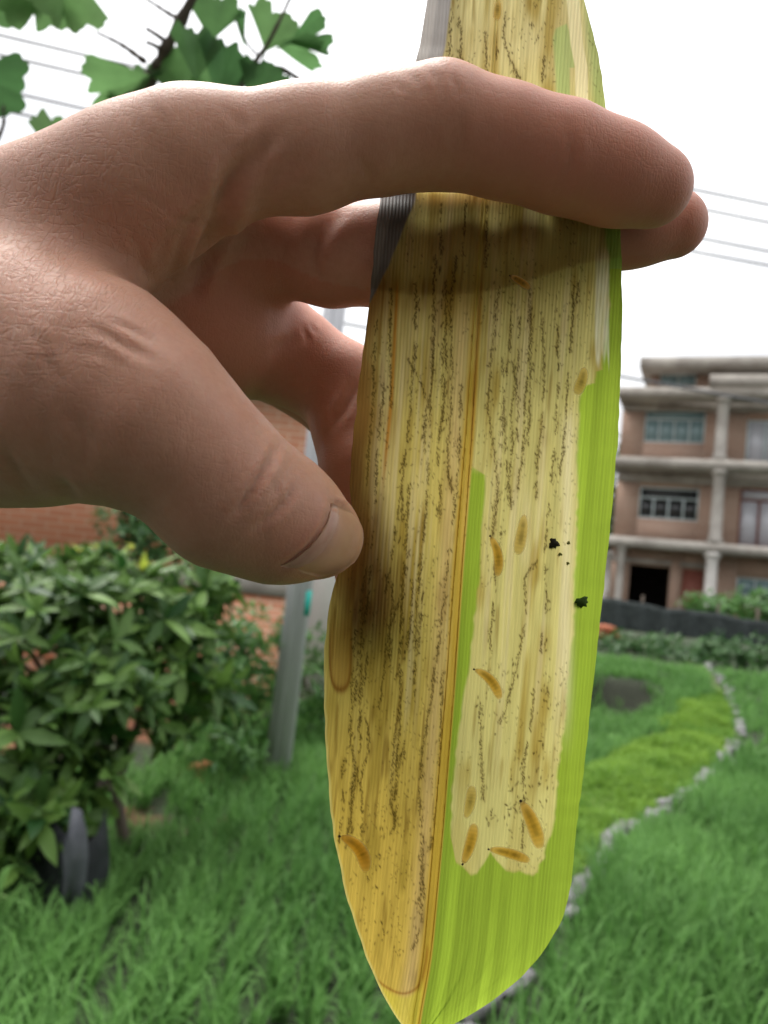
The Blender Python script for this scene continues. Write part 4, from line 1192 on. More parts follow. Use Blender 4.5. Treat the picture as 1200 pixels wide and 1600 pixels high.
for pts, dens, spread in TR:
    P = spline(np.array(pts, float), 60)
    Ls = np.linalg.norm(np.diff(P, axis=0), axis=1).sum()
    gate = fr_rng.random() * 90
    for q in range(int(Ls / 2.1)):
        t = q / (Ls / 2.1) * 58.99
        i = int(t); p = P[i] + (P[i + 1] - P[i]) * (t - i)
        on = float(vnoise(np.array(p[1] / 17.0), np.array(gate), 61)) * .6 + .4 * float(vnoise(np.array(p[1] / 5.0), np.array(gate + 7), 66))
        if on < 0.60 - 0.36 * dens: continue
        wig = (float(vnoise(np.array(p[1] / 13.0), np.array(gate + 3), 63)) - .5) * 2.2 * min(spread, 1.5)
        stain_dot(p[0] + wig, p[1], 6.0, 11.0, 0.05 * dens)
        if spread < 1.6:
            dot(p[0] + wig + fr_rng.normal(0, 1.1), p[1] + fr_rng.normal(0, 1), fr_rng.uniform(.7, 1.1) + 1.8 * max(on - .5, 0) * fr_rng.uniform(.3, 1.6), fr_rng.uniform(1.3, 3.2), fr_rng.uniform(.6, 1.0), fr_rng.normal(0, .25))
        if fr_rng.random() < 0.22 * spread:
            dot(p[0] + wig + fr_rng.normal(0, 3.2 * spread), p[1] + fr_rng.normal(0, 3), fr_rng.uniform(0.8, 1.5), fr_rng.uniform(1.6, 4.0), fr_rng.uniform(.5, 1.0), fr_rng.normal(0, .5))
for _ in range(5200):
    y = fr_rng.uniform(-60, 1500); x = fr_rng.uniform(540, 940)
    if x < xl_(np.array(y)) + 8: continue
    dens = vnoise(np.array(x / 26.0), np.array(y / 120.0), 62)
    if dens < 0.45: continue
    dot(x, y, fr_rng.uniform(.7, 1.3), fr_rng.uniform(1.0, 3.2), fr_rng.uniform(.25, .7), fr_rng.normal(0, .5))
dark *= Lmined
stain = (1 - np.exp(-stain)) * Lmined * 0.75
LC = LC * (1 - stain[..., None]) + lin((146, 120, 40)) * stain[..., None]
frass = lin((66, 50, 14))
LC = LC * (1 - dark[..., None]) + frass * dark[..., None]

def held_leaf_mat():
    m, nt, b, o = new_mat('mined_leaf_blade')
    vc = N(nt, 'ShaderNodeAttribute', attribute_name='pigment')
    op = N(nt, 'ShaderNodeAttribute', attribute_name='opacity')
    uv = N(nt, 'ShaderNodeUVMap'); uv.uv_map = 'UVMap'
    wv = N(nt, 'ShaderNodeTexWave', wave_type='BANDS', bands_direction='X')
    wv.inputs['Scale'].default_value = 26.0; wv.inputs['Distortion'].default_value = 0.6; wv.inputs['Detail'].default_value = 1.0
    nt.links.new(uv.outputs[0], wv.inputs['Vector'])
    mp = N(nt, 'ShaderNodeMapping'); mp.inputs['Scale'].default_value = (170, 6, 1)
    nt.links.new(uv.outputs[0], mp.inputs['Vector'])
    ns = N(nt, 'ShaderNodeTexNoise', i_Scale=1.0, i_Detail=4.0, i_Roughness=0.6)
    nt.links.new(mp.outputs[0], ns.inputs['Vector'])
    # fine parallel veins lighten the pigment a little
    ma = N(nt, 'ShaderNodeMath', operation='MULTIPLY'); ma.inputs[1].default_value = 0.10
    nt.links.new(wv.outputs['Fac'], ma.inputs[0])
    mb_ = N(nt, 'ShaderNodeMath', operation='MULTIPLY_ADD'); mb_.inputs[1].default_value = 0.35; mb_.inputs[2].default_value = 0.79
    nt.links.new(ns.outputs['Fac'], mb_.inputs[0])
    ad = N(nt, 'ShaderNodeMath', operation='ADD')
    nt.links.new(ma.outputs[0], ad.inputs[0]); nt.links.new(mb_.outputs[0], ad.inputs[1])
    sc_ = N(nt, 'ShaderNodeVectorMath', operation='SCALE')
    nt.links.new(vc.outputs['Color'], sc_.inputs[0]); nt.links.new(ad.outputs[0], sc_.inputs['Scale'])
    bh = N(nt, 'ShaderNodeMath', operation='MULTIPLY_ADD'); bh.inputs[1].default_value = 1.2
    nt.links.new(ns.outputs['Fac'], bh.inputs[0]); nt.links.new(wv.outputs['Fac'], bh.inputs[2])
    bp = N(nt, 'ShaderNodeBump', i_Strength=0.5, i_Distance=0.00010)
    nt.links.new(bh.outputs[0], bp.inputs['Height'])
    nt.links.new(sc_.outputs[0], b.inputs['Base Color'])
    b.inputs['Roughness'].default_value = 0.45; b.inputs['Specular IOR Level'].default_value = 0.35
    nt.links.new(bp.outputs[0], b.inputs['Normal'])
    tr = N(nt, 'ShaderNodeBsdfTranslucent')
    nt.links.new(sc_.outputs[0], tr.inputs['Color']); nt.links.new(bp.outputs[0], tr.inputs['Normal'])
    fac_ = N(nt, 'ShaderNodeMapRange'); fac_.inputs['To Min'].default_value = 0.82; fac_.inputs['To Max'].default_value = 0.12
    nt.links.new(op.outputs['Fac'], fac_.inputs['Value'])
    ms = N(nt, 'ShaderNodeMixShader')
    nt.links.new(fac_.outputs[0], ms.inputs[0])
    nt.links.new(b.outputs[0], ms.inputs[1]); nt.links.new(tr.outputs[0], ms.inputs[2])
    nt.links.new(ms.outputs[0], o.inputs['Surface'])
    return m
M['held'] = held_leaf_mat()
leaf_base = at(760, 380, 0.1375)
held = thing('leaf', leaf_base, 'long yellowed leaf with insect mines, green margin and larvae, held by the hand', 'leaf')
ii = (np.arange(NR - 1)[:, None] * NC + np.arange(NC - 1)[None]).ravel()
_hw = np.interp(LY, [-80, 440, 800, 1300, 1632], [2.5, 3.5, 6.0, 7.5, 5.0])
_under = (np.abs(LX - (xm_(LY) - 7.0)) < _hw - 0.8).ravel()
ii = ii[~(_under[ii] & _under[ii + 1] & _under[ii + NC] & _under[ii + NC + 1])]
blade = mesh_obj('blade', LP.reshape(-1, 3), np.stack([ii, ii + 1, ii + NC + 1, ii + NC], 1), M['held'], held, None, True)
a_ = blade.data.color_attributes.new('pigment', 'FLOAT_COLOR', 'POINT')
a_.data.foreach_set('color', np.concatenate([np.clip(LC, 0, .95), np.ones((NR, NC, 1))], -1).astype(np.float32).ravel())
a_ = blade.data.attributes.new('opacity', 'FLOAT', 'POINT')
a_.data.foreach_set('value', np.clip(Lopq, 0, 1).astype(np.float32).ravel())
uvl = blade.data.uv_layers.new(name='UVMap')
li = np.zeros(len(blade.data.loops), np.int32); blade.data.loops.foreach_get('vertex_index', li)
UVv = np.stack([(LX - xm_(LY)) / 440.0 + 0.5, np.repeat((yv / 440.0)[:, None], NC, 1)], -1).reshape(-1, 2)
uvl.data.foreach_set('uv', UVv[li].astype(np.float32).ravel())
# midrib: a low rounded ridge on the front
def add_trans(m, f):
    nt = m.node_tree; b = nt.nodes['Principled BSDF']; o = nt.nodes['Material Output']
    tr = N(nt, 'ShaderNodeBsdfTranslucent')
    nt.links.new(b.inputs['Base Color'].links[0].from_socket, tr.inputs['Color'])
    ms = N(nt, 'ShaderNodeMixShader'); ms.inputs[0].default_value = f
    nt.links.new(b.outputs[0], ms.inputs[1]); nt.links.new(tr.outputs[0], ms.inputs[2]); nt.links.new(ms.outputs[0], o.inputs['Surface'])
yy = np.linspace(-76, 1632, 130)
V = []; F = []
for y in yy:
    x = xm_(np.array(y)) - 7.0
    hw = float(np.interp(y, [-80, 440, 800, 1300, 1632], [2.5, 3.5, 6.0, 7.5, 5.0]))
    for k in range(6):
        s = -1 + 2 * k / 5
        V.append(at(x + hw * s, y, (float(leaf_z(np.array(x + hw * s), np.array(y))) + 0.05 - 0.34 * (1 - s * s)) / 1000))
F = [(i * 6 + k, i * 6 + k + 1, (i + 1) * 6 + k + 1, (i + 1) * 6 + k) for i in range(129) for k in range(5)]
rib = mesh_obj('midrib', V, F, M['held'], held, None, True)
rpx, rpy, _ = project(np.array(V))
rc = paint_leaf(rpx[None], rpy[None], rpx[None])[0][0]
a_ = rib.data.color_attributes.new('pigment', 'FLOAT_COLOR', 'POINT')
a_.data.foreach_set('color', np.concatenate([np.clip(rc * np.array([1.08, 1.12, 1.1]), 0, .95), np.ones((len(rc), 1))], -1).astype(np.float32).ravel())
a_ = rib.data.attributes.new('opacity', 'FLOAT', 'POINT')
a_.data.foreach_set('value', np.full(len(rc), 0.0, np.float32))
uvl = rib.data.uv_layers.new(name='UVMap')
li = np.zeros(len(rib.data.loops), np.int32); rib.data.loops.foreach_get('vertex_index', li)
uvl.data.foreach_set('uv', np.stack([(rpx - xm_(rpy)) / 440.0 + 0.5, rpy / 440.0], -1)[li].astype(np.float32).ravel())

# ------------------------------------------------------------------ larvae and crumbs on the leaf
def larva_mat():
    m, nt, b, o = new_mat('amber_larva')
    vc = N(nt, 'ShaderNodeAttribute', attribute_name='pigment')
    nt.links.new(vc.outputs['Color'], b.inputs['Base Color']); b.inputs['Roughness'].default_value = 0.35
    tr = N(nt, 'ShaderNodeBsdfTranslucent'); nt.links.new(vc.outputs['Color'], tr.inputs['Color'])
    ms = N(nt, 'ShaderNodeMixShader'); ms.inputs[0].default_value = 0.9
    nt.links.new(b.outputs[0], ms.inputs[1]); nt.links.new(tr.outputs[0], ms.inputs[2])
    tp = N(nt, 'ShaderNodeBsdfTransparent'); m2 = N(nt, 'ShaderNodeMixShader')
    nt.links.new(vc.outputs['Alpha'], m2.inputs[0]); nt.links.new(tp.outputs[0], m2.inputs[1]); nt.links.new(ms.outputs[0], m2.inputs[2])
    nt.links.new(m2.outputs[0], o.inputs['Surface'])
    return m
M['larva'] = larva_mat()
M['larva_head'] = rough_mat('dark_larva_head', (0.02, 0.012, 0.006), (0.06, 0.035, 0.015), 900, 0.5, 0.1)
def larva(h, t, bend, w, mat, label):
    h = np.array(h, float); t = np.array(t, float)
    d = t - h; L = np.linalg.norm(d); nrm = np.array([-d[1], d[0]]) / L
    n = 22; w = w * 1.05; bend = bend * 1.5
    s = np.linspace(0, 1, n)
    C2 = h + d * s[:, None] + nrm * (bend * 4 * s * (1 - s))[:, None]
    prof = np.clip((1 - np.abs(2 * s - 1) ** 3.2) ** 0.55 * (0.72 + 0.45 * s - 0.2 * s ** 2), 0.06, 1)
    prof = prof * (1 + 0.035 * np.sin(s * 2 * np.pi * 10))
    T2 = np.gradient(C2, axis=0); T2 /= np.linalg.norm(T2, axis=1)[:, None]; N2 = np.stack([-T2[:, 1], T2[:, 0]], 1)
    V = []; K = 12
    for i in range(n):
        for k in range(K):
            a = math.pi * k / (K - 1)
            p = C2[i] + N2[i] * (w / 2 * prof[i] * math.cos(a))
            z = float(leaf_z(np.array(p[0]), np.array(p[1]))) + 0.0 - 0.30 * w / 8.6 * prof[i] * math.sin(a)
            V.append(at(p[0], p[1], z / 1000))
    F = [(i * K + k, i * K + k + 1, (i + 1) * K + k + 1, (i + 1) * K + k) for i in range(n - 1) for k in range(K - 1)]
    V = np.array(V)
    root = thing('larva', V.mean(0), label, 'larva', 'larvae in the leaf mines')
    lo_ = mesh_obj('body', V, F, M['larva'], root, None, True)
    e = np.sin(np.pi * np.arange(K) / (K - 1))[None] * np.ones((n, 1)); ss = s[:, None]
    amb = np.array([0.92, 0.62, 0.16]) if mat == 'amber' else np.array([0.90, 0.74, 0.36])
    k1 = smooth(0.0, 0.95, e)[..., None] * (0.35 + 0.65 * np.sin(np.pi * np.clip(ss * .9 + .05, 0, 1)) ** .5)[..., None]
    pc = np.array([0.98, 0.96, 0.90]) * (1 - k1) + amb * k1
    gut = smooth(0.86, 0.99, e) * smooth(0.10, 0.25, ss) * (1 - smooth(0.6, 0.85, ss)) * (0.4 + 0.8 * vnoise(ss * 14 + w, e * 0 + h[0], 91))
    pc = pc * (1 - 0.45 * gut)[..., None]
    pc = pc * (1 - 0.10 * smooth(.55, .8, np.sin(ss * 2 * np.pi * 10 + .6)) * smooth(.2, .6, e))[..., None]
    tipd = (1 - smooth(0.0, 0.10, ss)) * smooth(.1, .5, e) * np.ones_like(e) * (0.8 if mat == 'amber' else 0.2)
    pc = pc * (1 - tipd[..., None]) + np.array([0.30, 0.16, 0.05]) * tipd[..., None]
    at_ = lo_.data.color_attributes.new('pigment', 'FLOAT_COLOR', 'POINT')
    at_.data.foreach_set('color', np.concatenate([pc, smooth(0.05, 0.8, e)[..., None] * smooth(-.02, .06, ss)[..., None] * (1 - smooth(.93, 1.01, ss))[..., None]], -1).astype(np.float32).ravel())
    if mat != 'amber': return
    hc = C2[0] - T2[0] * 0.6; r = w * 0.085
    Vh = []
    for i, ph in enumerate(np.linspace(0.2, math.pi - 0.2, 6)):
        for k in range(8):
            a = 2 * math.pi * k / 8
            p = hc - T2[0] * r * math.cos(ph) + N2[0] * r * math.sin(ph) * math.cos(a)
            z = float(leaf_z(np.array(p[0]), np.array(p[1]))) - 0.22 - r * 0.11 * math.sin(ph) * math.sin(a)
            Vh.append(at(p[0], p[1], z / 1000))
    Fh = [(i * 8 + k, i * 8 + (k + 1) % 8, (i + 1) * 8 + (k + 1) % 8, (i + 1) * 8 + k) for i in range(5) for k in range(8)]
    Fh += [tuple(range(7, -1, -1)), tuple(40 + k for k in range(8))]
    mesh_obj('head', Vh, Fh, M['larva_head'], root, None, True)
A_, Pp = 'amber', 'pale'
for a in (((913, 573), (899, 617), -2, 21, Pp, 'pale larva against the green margin high on the leaf'),
          ((819, 803), (808, 868), -1, 22, Pp, 'plump olive larva upright beside a black crumb'),
          ((766, 838), (776, 902), -5, 18, A_, 'slim curved larva left of the plump olive one'),
          ((741, 1046), (781, 1094), -6, 19, A_, 'curved amber larva at mid leaf lying diagonally by itself'),
          ((814, 1252), (844, 1328), -3, 27, A_, 'largest amber larva, steep, near the lower right corner of the mine'),
          ((764, 1327), (829, 1346), -2, 19, A_, 'amber larva lying almost flat at the lower edge of the mine'),
          ((723, 1350), (741, 1285), 2, 21, A_, 'amber larva with its dark head down at the lower left mine corner'),
          ((727, 1279), (737, 1226), 2, 20, Pp, 'faint larva just above the head-down one beside the midrib'),
          ((531, 1307), (571, 1364), -9, 25, A_, 'bent brownish larva on the lower left half of the leaf'),
          ((797, 431), (829, 452), -1, 15, A_, 'small dull larva in the shade below the index finger'),
          ((779, 0), (776, 32), 0, 15, Pp, 'small larva at the very top of the leaf above the finger')):
    larva(*a)
M['crumb'] = rough_mat('black_crumb', (0.008, 0.007, 0.004), (0.03, 0.025, 0.012), 2000, 0.8, 0.5, 3000, (1, 1, 1), 0.0002)
M['shade_spot'] = rough_mat('green_shade_spot', (0.02, 0.05, 0.004), (0.05, 0.10, 0.008), 2000, 0.8, 0.5, 3000, (1, 1, 1), 0.0002)
M['crumb_pale'] = rough_mat('olive_crumb', (0.13, 0.14, 0.02), (0.2, 0.2, 0.04), 2000, 0.8, 0.5, 3000, (1, 1, 1), 0.0002)
def crumb(px, py, r, mat, label, seed, flat=1.0):
    g = np.random.default_rng(seed)
    V = []; nu, nv = 16, 4
    rad = g.uniform(0.65, 1.2, nu) * (1 + 0.15 * np.sin(np.arange(nu) * 2 * math.pi / nu * 3 + seed))
    zb = float(leaf_z(np.array(float(px)), np.array(float(py))))
    for j in range(nv):
        q = (1.0, 0.95, 0.7, 0.3)[j]; zz = zb - (-0.1, 0.15, 0.4, 0.55)[j] * r / 9
        for i in range(nu):
            th = 2 * math.pi * i / nu
            V.append(at(px + r * rad[i] * q * math.cos(th), py + r * flat * rad[i] * q * math.sin(th), (zz + g.normal(0, .02)) / 1000))
    F = [(j * nu + i, j * nu + (i + 1) % nu, (j + 1) * nu + (i + 1) % nu, (j + 1) * nu + i) for j in range(nv - 1) for i in range(nu)]
    F += [tuple(range(nu - 1, -1, -1)), tuple((nv - 1) * nu + i for i in range(nu))]
    o = mesh_obj('frass_or_shade_spot', V, F, mat, None, np.mean(V, axis=0))
    props(o, label, 'crumb')
crumb(865, 849, 8.5, M['crumb'], 'black crumb of frass beside the plump olive larva', 1)
crumb(908, 941, 11, M['shade_spot'], 'dark green spot standing for a shadow on the green leaf margin', 4, 0.8)  # solid spot stands for a shadow seen through the leaf
crumb(888, 848, 2.8, M['crumb_pale'], 'tiny green crumb right of the black one', 6)
crumb(875, 866, 3.2, M['crumb_pale'], 'tiny green crumb just below the black one', 7)
crumb(887, 880, 2.8, M['crumb_pale'], 'lowest tiny green crumb below the black one', 8)

# ------------------------------------------------------------------ the hand
def S(px, py, z): return np.array([(px - 600) / FPX * z, (800 - py) / FPX * z, z])   # millimetres, camera axes
def RR(rpx, z): return rpx * z / FPX
def chain(nodes):
    return [(S(a[0], a[1], a[2]), S(b[0], b[1], b[2]), RR(a[3], a[2]), RR(b[3], b[2])) for a, b in zip(nodes[:-1], nodes[1:])]
def cone(P, prim):
    a, b, ra, rb = prim
    ab = b - a
    t = np.clip(((P - a) @ ab) / (ab @ ab), 0, 1)
    t2 = t
    d = P - a - t[:, None] * ab
    return np.sqrt((d * d).sum(1)) - (ra + (rb - ra) * t2)
def chain_sdf(P, prims, k):
    d = cone(P, prims[0])
    for p in prims[1:]:
        d = smin(d, cone(P, p), k)
    return d
INDEX = chain([(300, 252, 125, 97), (480, 233, 125.5, 89), (600, 210, 126.3, 82), (690, 198, 126.8, 86), (790, 222, 127, 78), (880, 247, 127.5, 77), (960, 273, 128.3, 71), (1018, 292, 128.8, 62)])
MIDDLE = chain([(330, 352, 150, 93), (520, 398, 147, 76), (600, 400, 146.2, 72), (700, 402, 146.2, 72), (800, 394, 146, 70), (900, 371, 144.4, 63), (990, 354, 143.8, 58), (1050, 350, 143.8, 53)])
PAD1 = chain([(560, 382, 143.2, 54), (620, 379, 141.9, 57), (720, 379, 141.7, 57), (800, 374, 141.8, 56), (890, 364, 142.8, 54)])
PAD2 = chain([(560, 406, 143.6, 54), (620, 414, 143.3, 56), (720, 416, 143.6, 56), (800, 404, 143.7, 55), (890, 374, 143.3, 53)])
RING = chain([(330, 468, 168, 88), (450, 554, 168, 75), (540, 610, 166, 70), (566, 740, 155, 62), (578, 850, 149.8, 60), (586, 950, 147.8, 56)])
LITTLE = chain([(290, 500, 184, 74), (480, 596, 184, 56), (590, 700, 178, 50), (610, 800, 172, 46)])
THUMB = chain([(150, 612, 116, 162), (235, 660, 114, 132), (307, 714, 115, 103), (360, 774, 117, 107), (440, 813, 122, 90), (501, 838, 127.5, 65)])
PALM = [chain([(-330, 520, 150, 165), (0, 398, 136, 130), (120, 352, 130, 116), (220, 296, 127, 108), (300, 256, 125, 102)]),
        chain([(-330, 530, 158, 150), (60, 440, 156, 120), (330, 355, 150, 100)]),
        chain([(-330, 560, 172, 140), (60, 490, 172, 115), (320, 440, 169, 100)]),
        chain([(-330, 560, 182, 130), (60, 540, 184, 100), (290, 500, 184, 78)]),
        chain([(200, 520, 160, 150), (318, 500, 160, 134)]),
        chain([(-330, 600, 150, 190), (-120, 600, 136, 190), (40, 590, 122, 180), (150, 612, 116, 160)])]
FORE = chain([(-2836, 800, 95, 420), (-1400, 680, 140, 262), (-700, 590, 156, 216), (-330, 540, 158, 214)])
FORE2 = chain([(-2600, 840, 112, 340), (-1400, 720, 160, 220), (-700, 620, 178, 196), (-330, 560, 178, 190)])
def sdf(P):
    pal = chain_sdf(P, PALM[0], 6)
    for c in PALM[1:5]:
        pal = smin(pal, chain_sdf(P, c, 6), 9)
    th_mc = chain_sdf(P, PALM[5], 8)
    pal = smin(pal, th_mc, 9)
    fore = smin(chain_sdf(P, FORE, 8), chain_sdf(P, FORE2, 8), 14)
    pal = smin(pal, fore, 16)
    d = smin(pal, chain_sdf(P, INDEX, 3.5), 5)
    mf = smin(chain_sdf(P, MIDDLE, 3), smin(chain_sdf(P, PAD1, 2), chain_sdf(P, PAD2, 2), 3), 3)
    m = smin(pal, mf, 6)
    r = smin(pal, chain_sdf(P, RING, 2.5), 6)
    l = smin(pal, chain_sdf(P, LITTLE, 2.5), 6)
    t = smin(pal, chain_sdf(P, THUMB, 5), 5)
    d = smin(d, m, 1.2); d = smin(d, r, 1.0); d = smin(d, l, 1.0); d = smin(d, t, 1.0)
    return d
def sdf_chunks(P, n=200000, fn=None):
    fn = fn or sdf
    return np.concatenate([fn(P[i:i + n]) for i in range(0, len(P), n)])
def surface_nets(lo, hi, h, block=8, fn=None):
    dims = np.ceil((hi - lo) / h / block).astype(int) * block
    nb = dims // block
    bc = np.stack(np.meshgrid(*[np.arange(k) for k in nb], indexing='ij'), -1).reshape(-1, 3)
    cd = sdf_chunks(lo + (bc + 0.5) * block * h, 200000, fn)
    rad = block * h * 0.9 + 1.5 * h
    G = np.repeat(np.repeat(np.repeat(np.where(cd > 0, 9.0, -9.0).reshape(nb).astype(np.float32), block, 0), block, 1), block, 2)
    off = np.stack(np.meshgrid(*[np.arange(block)] * 3, indexing='ij'), -1).reshape(-1, 3)
    act = bc[np.abs(cd) < rad]
    idx = (act[:, None] * block + off[None]).reshape(-1, 3)
    G[idx[:, 0], idx[:, 1], idx[:, 2]] = sdf_chunks(lo + idx * h, 200000, fn)
    ins = G < 0
    nxg, nyg, nzg = G.shape
    corners = [(i, j, k) for i in (0, 1) for j in (0, 1) for k in (0, 1)]
    cnt = np.zeros((nxg - 1, nyg - 1, nzg - 1), np.int8)
    for c in corners:
        cnt += ins[c[0]:nxg - 1 + c[0], c[1]:nyg - 1 + c[1], c[2]:nzg - 1 + c[2]]
    cell = np.argwhere((cnt > 0) & (cnt < 8))
    vid = np.full(cnt.shape, -1, np.int64); vid[tuple(cell.T)] = np.arange(len(cell))
    acc = np.zeros((len(cell), 3)); nn = np.zeros(len(cell))
    for c0 in corners:
        for ax_ in range(3):
            if c0[ax_] == 0:
                c1 = list(c0); c1[ax_] = 1
                a = G[tuple((cell + c0).T)]; b = G[tuple((cell + c1).T)]
                s = (a < 0) != (b < 0)
                t = np.where(s, a / np.where(s, a - b, 1), 0)
                p = np.tile(np.array(c0, float), (len(cell), 1)); p[:, ax_] += t
                acc += p * s[:, None]; nn += s
    V = lo + (cell + acc / nn[:, None]) * h
    Fs = []
    for ax_ in range(3):
        u_, v_ = (ax_ + 1) % 3, (ax_ + 2) % 3
        sl0 = [slice(None)] * 3; sl1 = [slice(None)] * 3
        sl0[ax_] = slice(0, -1); sl1[ax_] = slice(1, None)
        chg = np.argwhere(ins[tuple(sl0)] != ins[tuple(sl1)])
        chg = chg[(chg[:, u_] > 0) & (chg[:, v_] > 0) & (chg[:, u_] < cnt.shape[u_]) & (chg[:, v_] < cnt.shape[v_]) & (chg[:, ax_] < cnt.shape[ax_])]
        fl_ = ins[tuple(chg.T)]
        q = []
        for du, dv in ((1, 1), (0, 1), (0, 0), (1, 0)):
            c = chg.copy(); c[:, u_] -= du; c[:, v_] -= dv
            q.append(vid[tuple(c.T)])
        q = np.stack(q, 1)
        q[~fl_] = q[~fl_][:, ::-1]
        Fs.append(q[(q >= 0).all(1)])
    return V, np.concatenate(Fs)
def grad(P, e=0.12, f=None):
    f = sdf_chunks(P) if f is None else f
    g = np.stack([sdf_chunks(P + np.eye(3)[i] * e) - f for i in range(3)], 1)
    return g / (np.linalg.norm(g, axis=1)[:, None] + 1e-9)
allp = [p for c in [INDEX, MIDDLE, RING, LITTLE, THUMB, FORE, FORE2] + PALM for p in c]
lo = np.min([np.minimum(p[0] - p[2], p[1] - p[3]) for p in allp], axis=0) - 4
hi = np.max([np.maximum(p[0] + p[2], p[1] + p[3]) for p in allp], axis=0) + 4
HV, HF = surface_nets(lo, hi, 0.8)
_f = sdf_chunks(HV)
HG = grad(HV, 0.12, _f)
HV = HV - HG * (_f * 0.95)[:, None]
HG = grad(HV)
# creases pressed into the skin (polyline in photo pixels, depth mm, width mm)
hx = 600 + FPX * HV[:, 0] / HV[:, 2]; hy = 800 - FPX * HV[:, 1] / HV[:, 2]
facing = smooth(-0.02, 0.2, -(HG * (HV / np.linalg.norm(HV, axis=1)[:, None])).sum(1))
CREASES = [([(437, 692), (420, 722), (404, 748), (380, 785), (362, 810)], .8, .6), ([(461, 757), (448, 780), (425, 805), (395, 830)], .5, .55),
           ([(418, 746), (432, 765), (428, 792)], .12, .5), ([(400, 775), (385, 800), (378, 822)], .12, .6), ([(352, 690), (345, 730), (330, 760)], .08, .6),
           ([(130, 508), (168, 522), (205, 545), (248, 566)], .26, .6), ([(160, 500), (205, 515), (240, 535)], .18, .5), ([(60, 528), (72, 560), (92, 592)], .2, .6),
           ([(110, 545), (150, 552), (190, 570)], .12, .5), ([(30, 500), (60, 530), (110, 545)], .12, .6), ([(88, 752), (104, 766), (120, 780)], .5, .9), ([(5, 700), (25, 738), (52, 772)], .35, .9),
           ([(262, 440), (280, 390), (302, 348), (330, 310)], 1.0, 1.2), ([(288, 450), (310, 405), (345, 318), (376, 240)], 1.5, 1.4), ([(300, 470), (322, 420), (352, 350), (372, 300)], .9, 1.2),
           ([(240, 425), (258, 380), (276, 350)], .5, .9), ([(345, 322), (380, 270), (432, 210)], .7, 1.4), ([(345, 240), (345, 312)], .2, .6), ([(395, 290), (440, 265), (480, 235)], .18, 1.4),
           ([(270, 340), (300, 348), (330, 352)], .2, .6), ([(200, 300), (240, 312), (290, 345)], .12, .6),
           ([(722, 180), (718, 230), (706, 280)], .35, .9), ([(704, 190), (702, 240), (690, 285)], .28, .7), ([(688, 215), (684, 255)], .18, .6), ([(735, 225), (730, 270)], .16, .6), ([(886, 190), (890, 250), (872, 312)], .34, .8), ([(900, 215), (900, 262), (890, 300)], .2, .6), ([(872, 215), (870, 270)], .16, .6), ([(640, 112), (655, 128), (662, 150)], .2, .6), ([(670, 108), (684, 126), (690, 150)], .22, .6), ([(700, 112), (710, 130), (714, 150)], .2, .6), ([(519, 786), (506, 820), (488, 849), (461, 874), (438, 886)], .5, .5), ([(517, 786), (532, 792), (549, 806)], .6, .45), ([(620, 130), (630, 145)], .15, .5),
           ([(560, 250), (575, 270), (572, 292)], .2, .9), ([(350, 170), (372, 190), (380, 220)], .12, .8), ([(230, 160), (250, 185), (255, 215)], .12, .7), ([(205, 175), (220, 200), (222, 230)], .12, .7), ([(100, 640), (130, 680), (140, 730)], .15, 1.0), ([(40, 620), (70, 670), (85, 730)], .15, 1.0), ([(420, 560), (440, 540), (470, 520)], .3, 1.0),
           ([(545, 318), (512, 352), (490, 400), (500, 440)], .5, 1.6), ([(556, 600), (538, 635), (505, 682)], .45, 1.0), ([(474, 512), (480, 525), (478, 535)], .3, .6), ([(486, 508), (492, 522)], .25, .5),
           ([(155, 380), (205, 400), (235, 440)], .15, .7), ([(190, 330), (215, 385), (240, 450)], .18, .7)]
disp = np.zeros(len(HV))
for pts, dep, wid in CREASES:
    P = spline(np.array(pts, float), 40)
    mnx, mny = P.min(0) - 40; mxx, mxy = P.max(0) + 40
    sel = np.where((hx > mnx) & (hx < mxx) & (hy > mny) & (hy < mxy) & (facing > 0) & (HV[:, 2] < 175))[0]
    if not len(sel): continue
    d2 = (hx[sel][:, None] - P[None, :, 0]) ** 2 + (hy[sel][:, None] - P[None, :, 1]) ** 2
    j = d2.argmin(1)
    dmm = np.sqrt(d2[np.arange(len(sel)), j]) * HV[sel, 2] / FPX
    taper = np.sin(np.pi * (0.03 + 0.94 * j / 39)) ** 0.9
    disp[sel] += facing[sel] * taper * 1.35 * (-dep * np.exp(-(dmm / wid) ** 2) + 0.4 * dep * np.exp(-((dmm - 2.0 * wid) / (1.1 * wid)) ** 2))
# light cushions and hollows of the back of the hand
disp += facing * 0.25 * (vnoise(hx / 60.0, hy / 60.0, 81) - .5) * (hx < 420)
HV2 = HV + HG * disp[:, None]
def cam_to_world(P): return CAM + (P[:, :1] * _R + P[:, 1:2] * _U + P[:, 2:3] * _F) / 1000.0
# orientation: camera axes are left-handed, so flip if the normals point inwards
f0 = HF[:500]; nrm = np.cross(HV2[f0[:, 1]] - HV2[f0[:, 0]], HV2[f0[:, 2]] - HV2[f0[:, 0]])
if (nrm * HG[f0[:, 0]]).sum() > 0: HF = HF[:, ::-1]

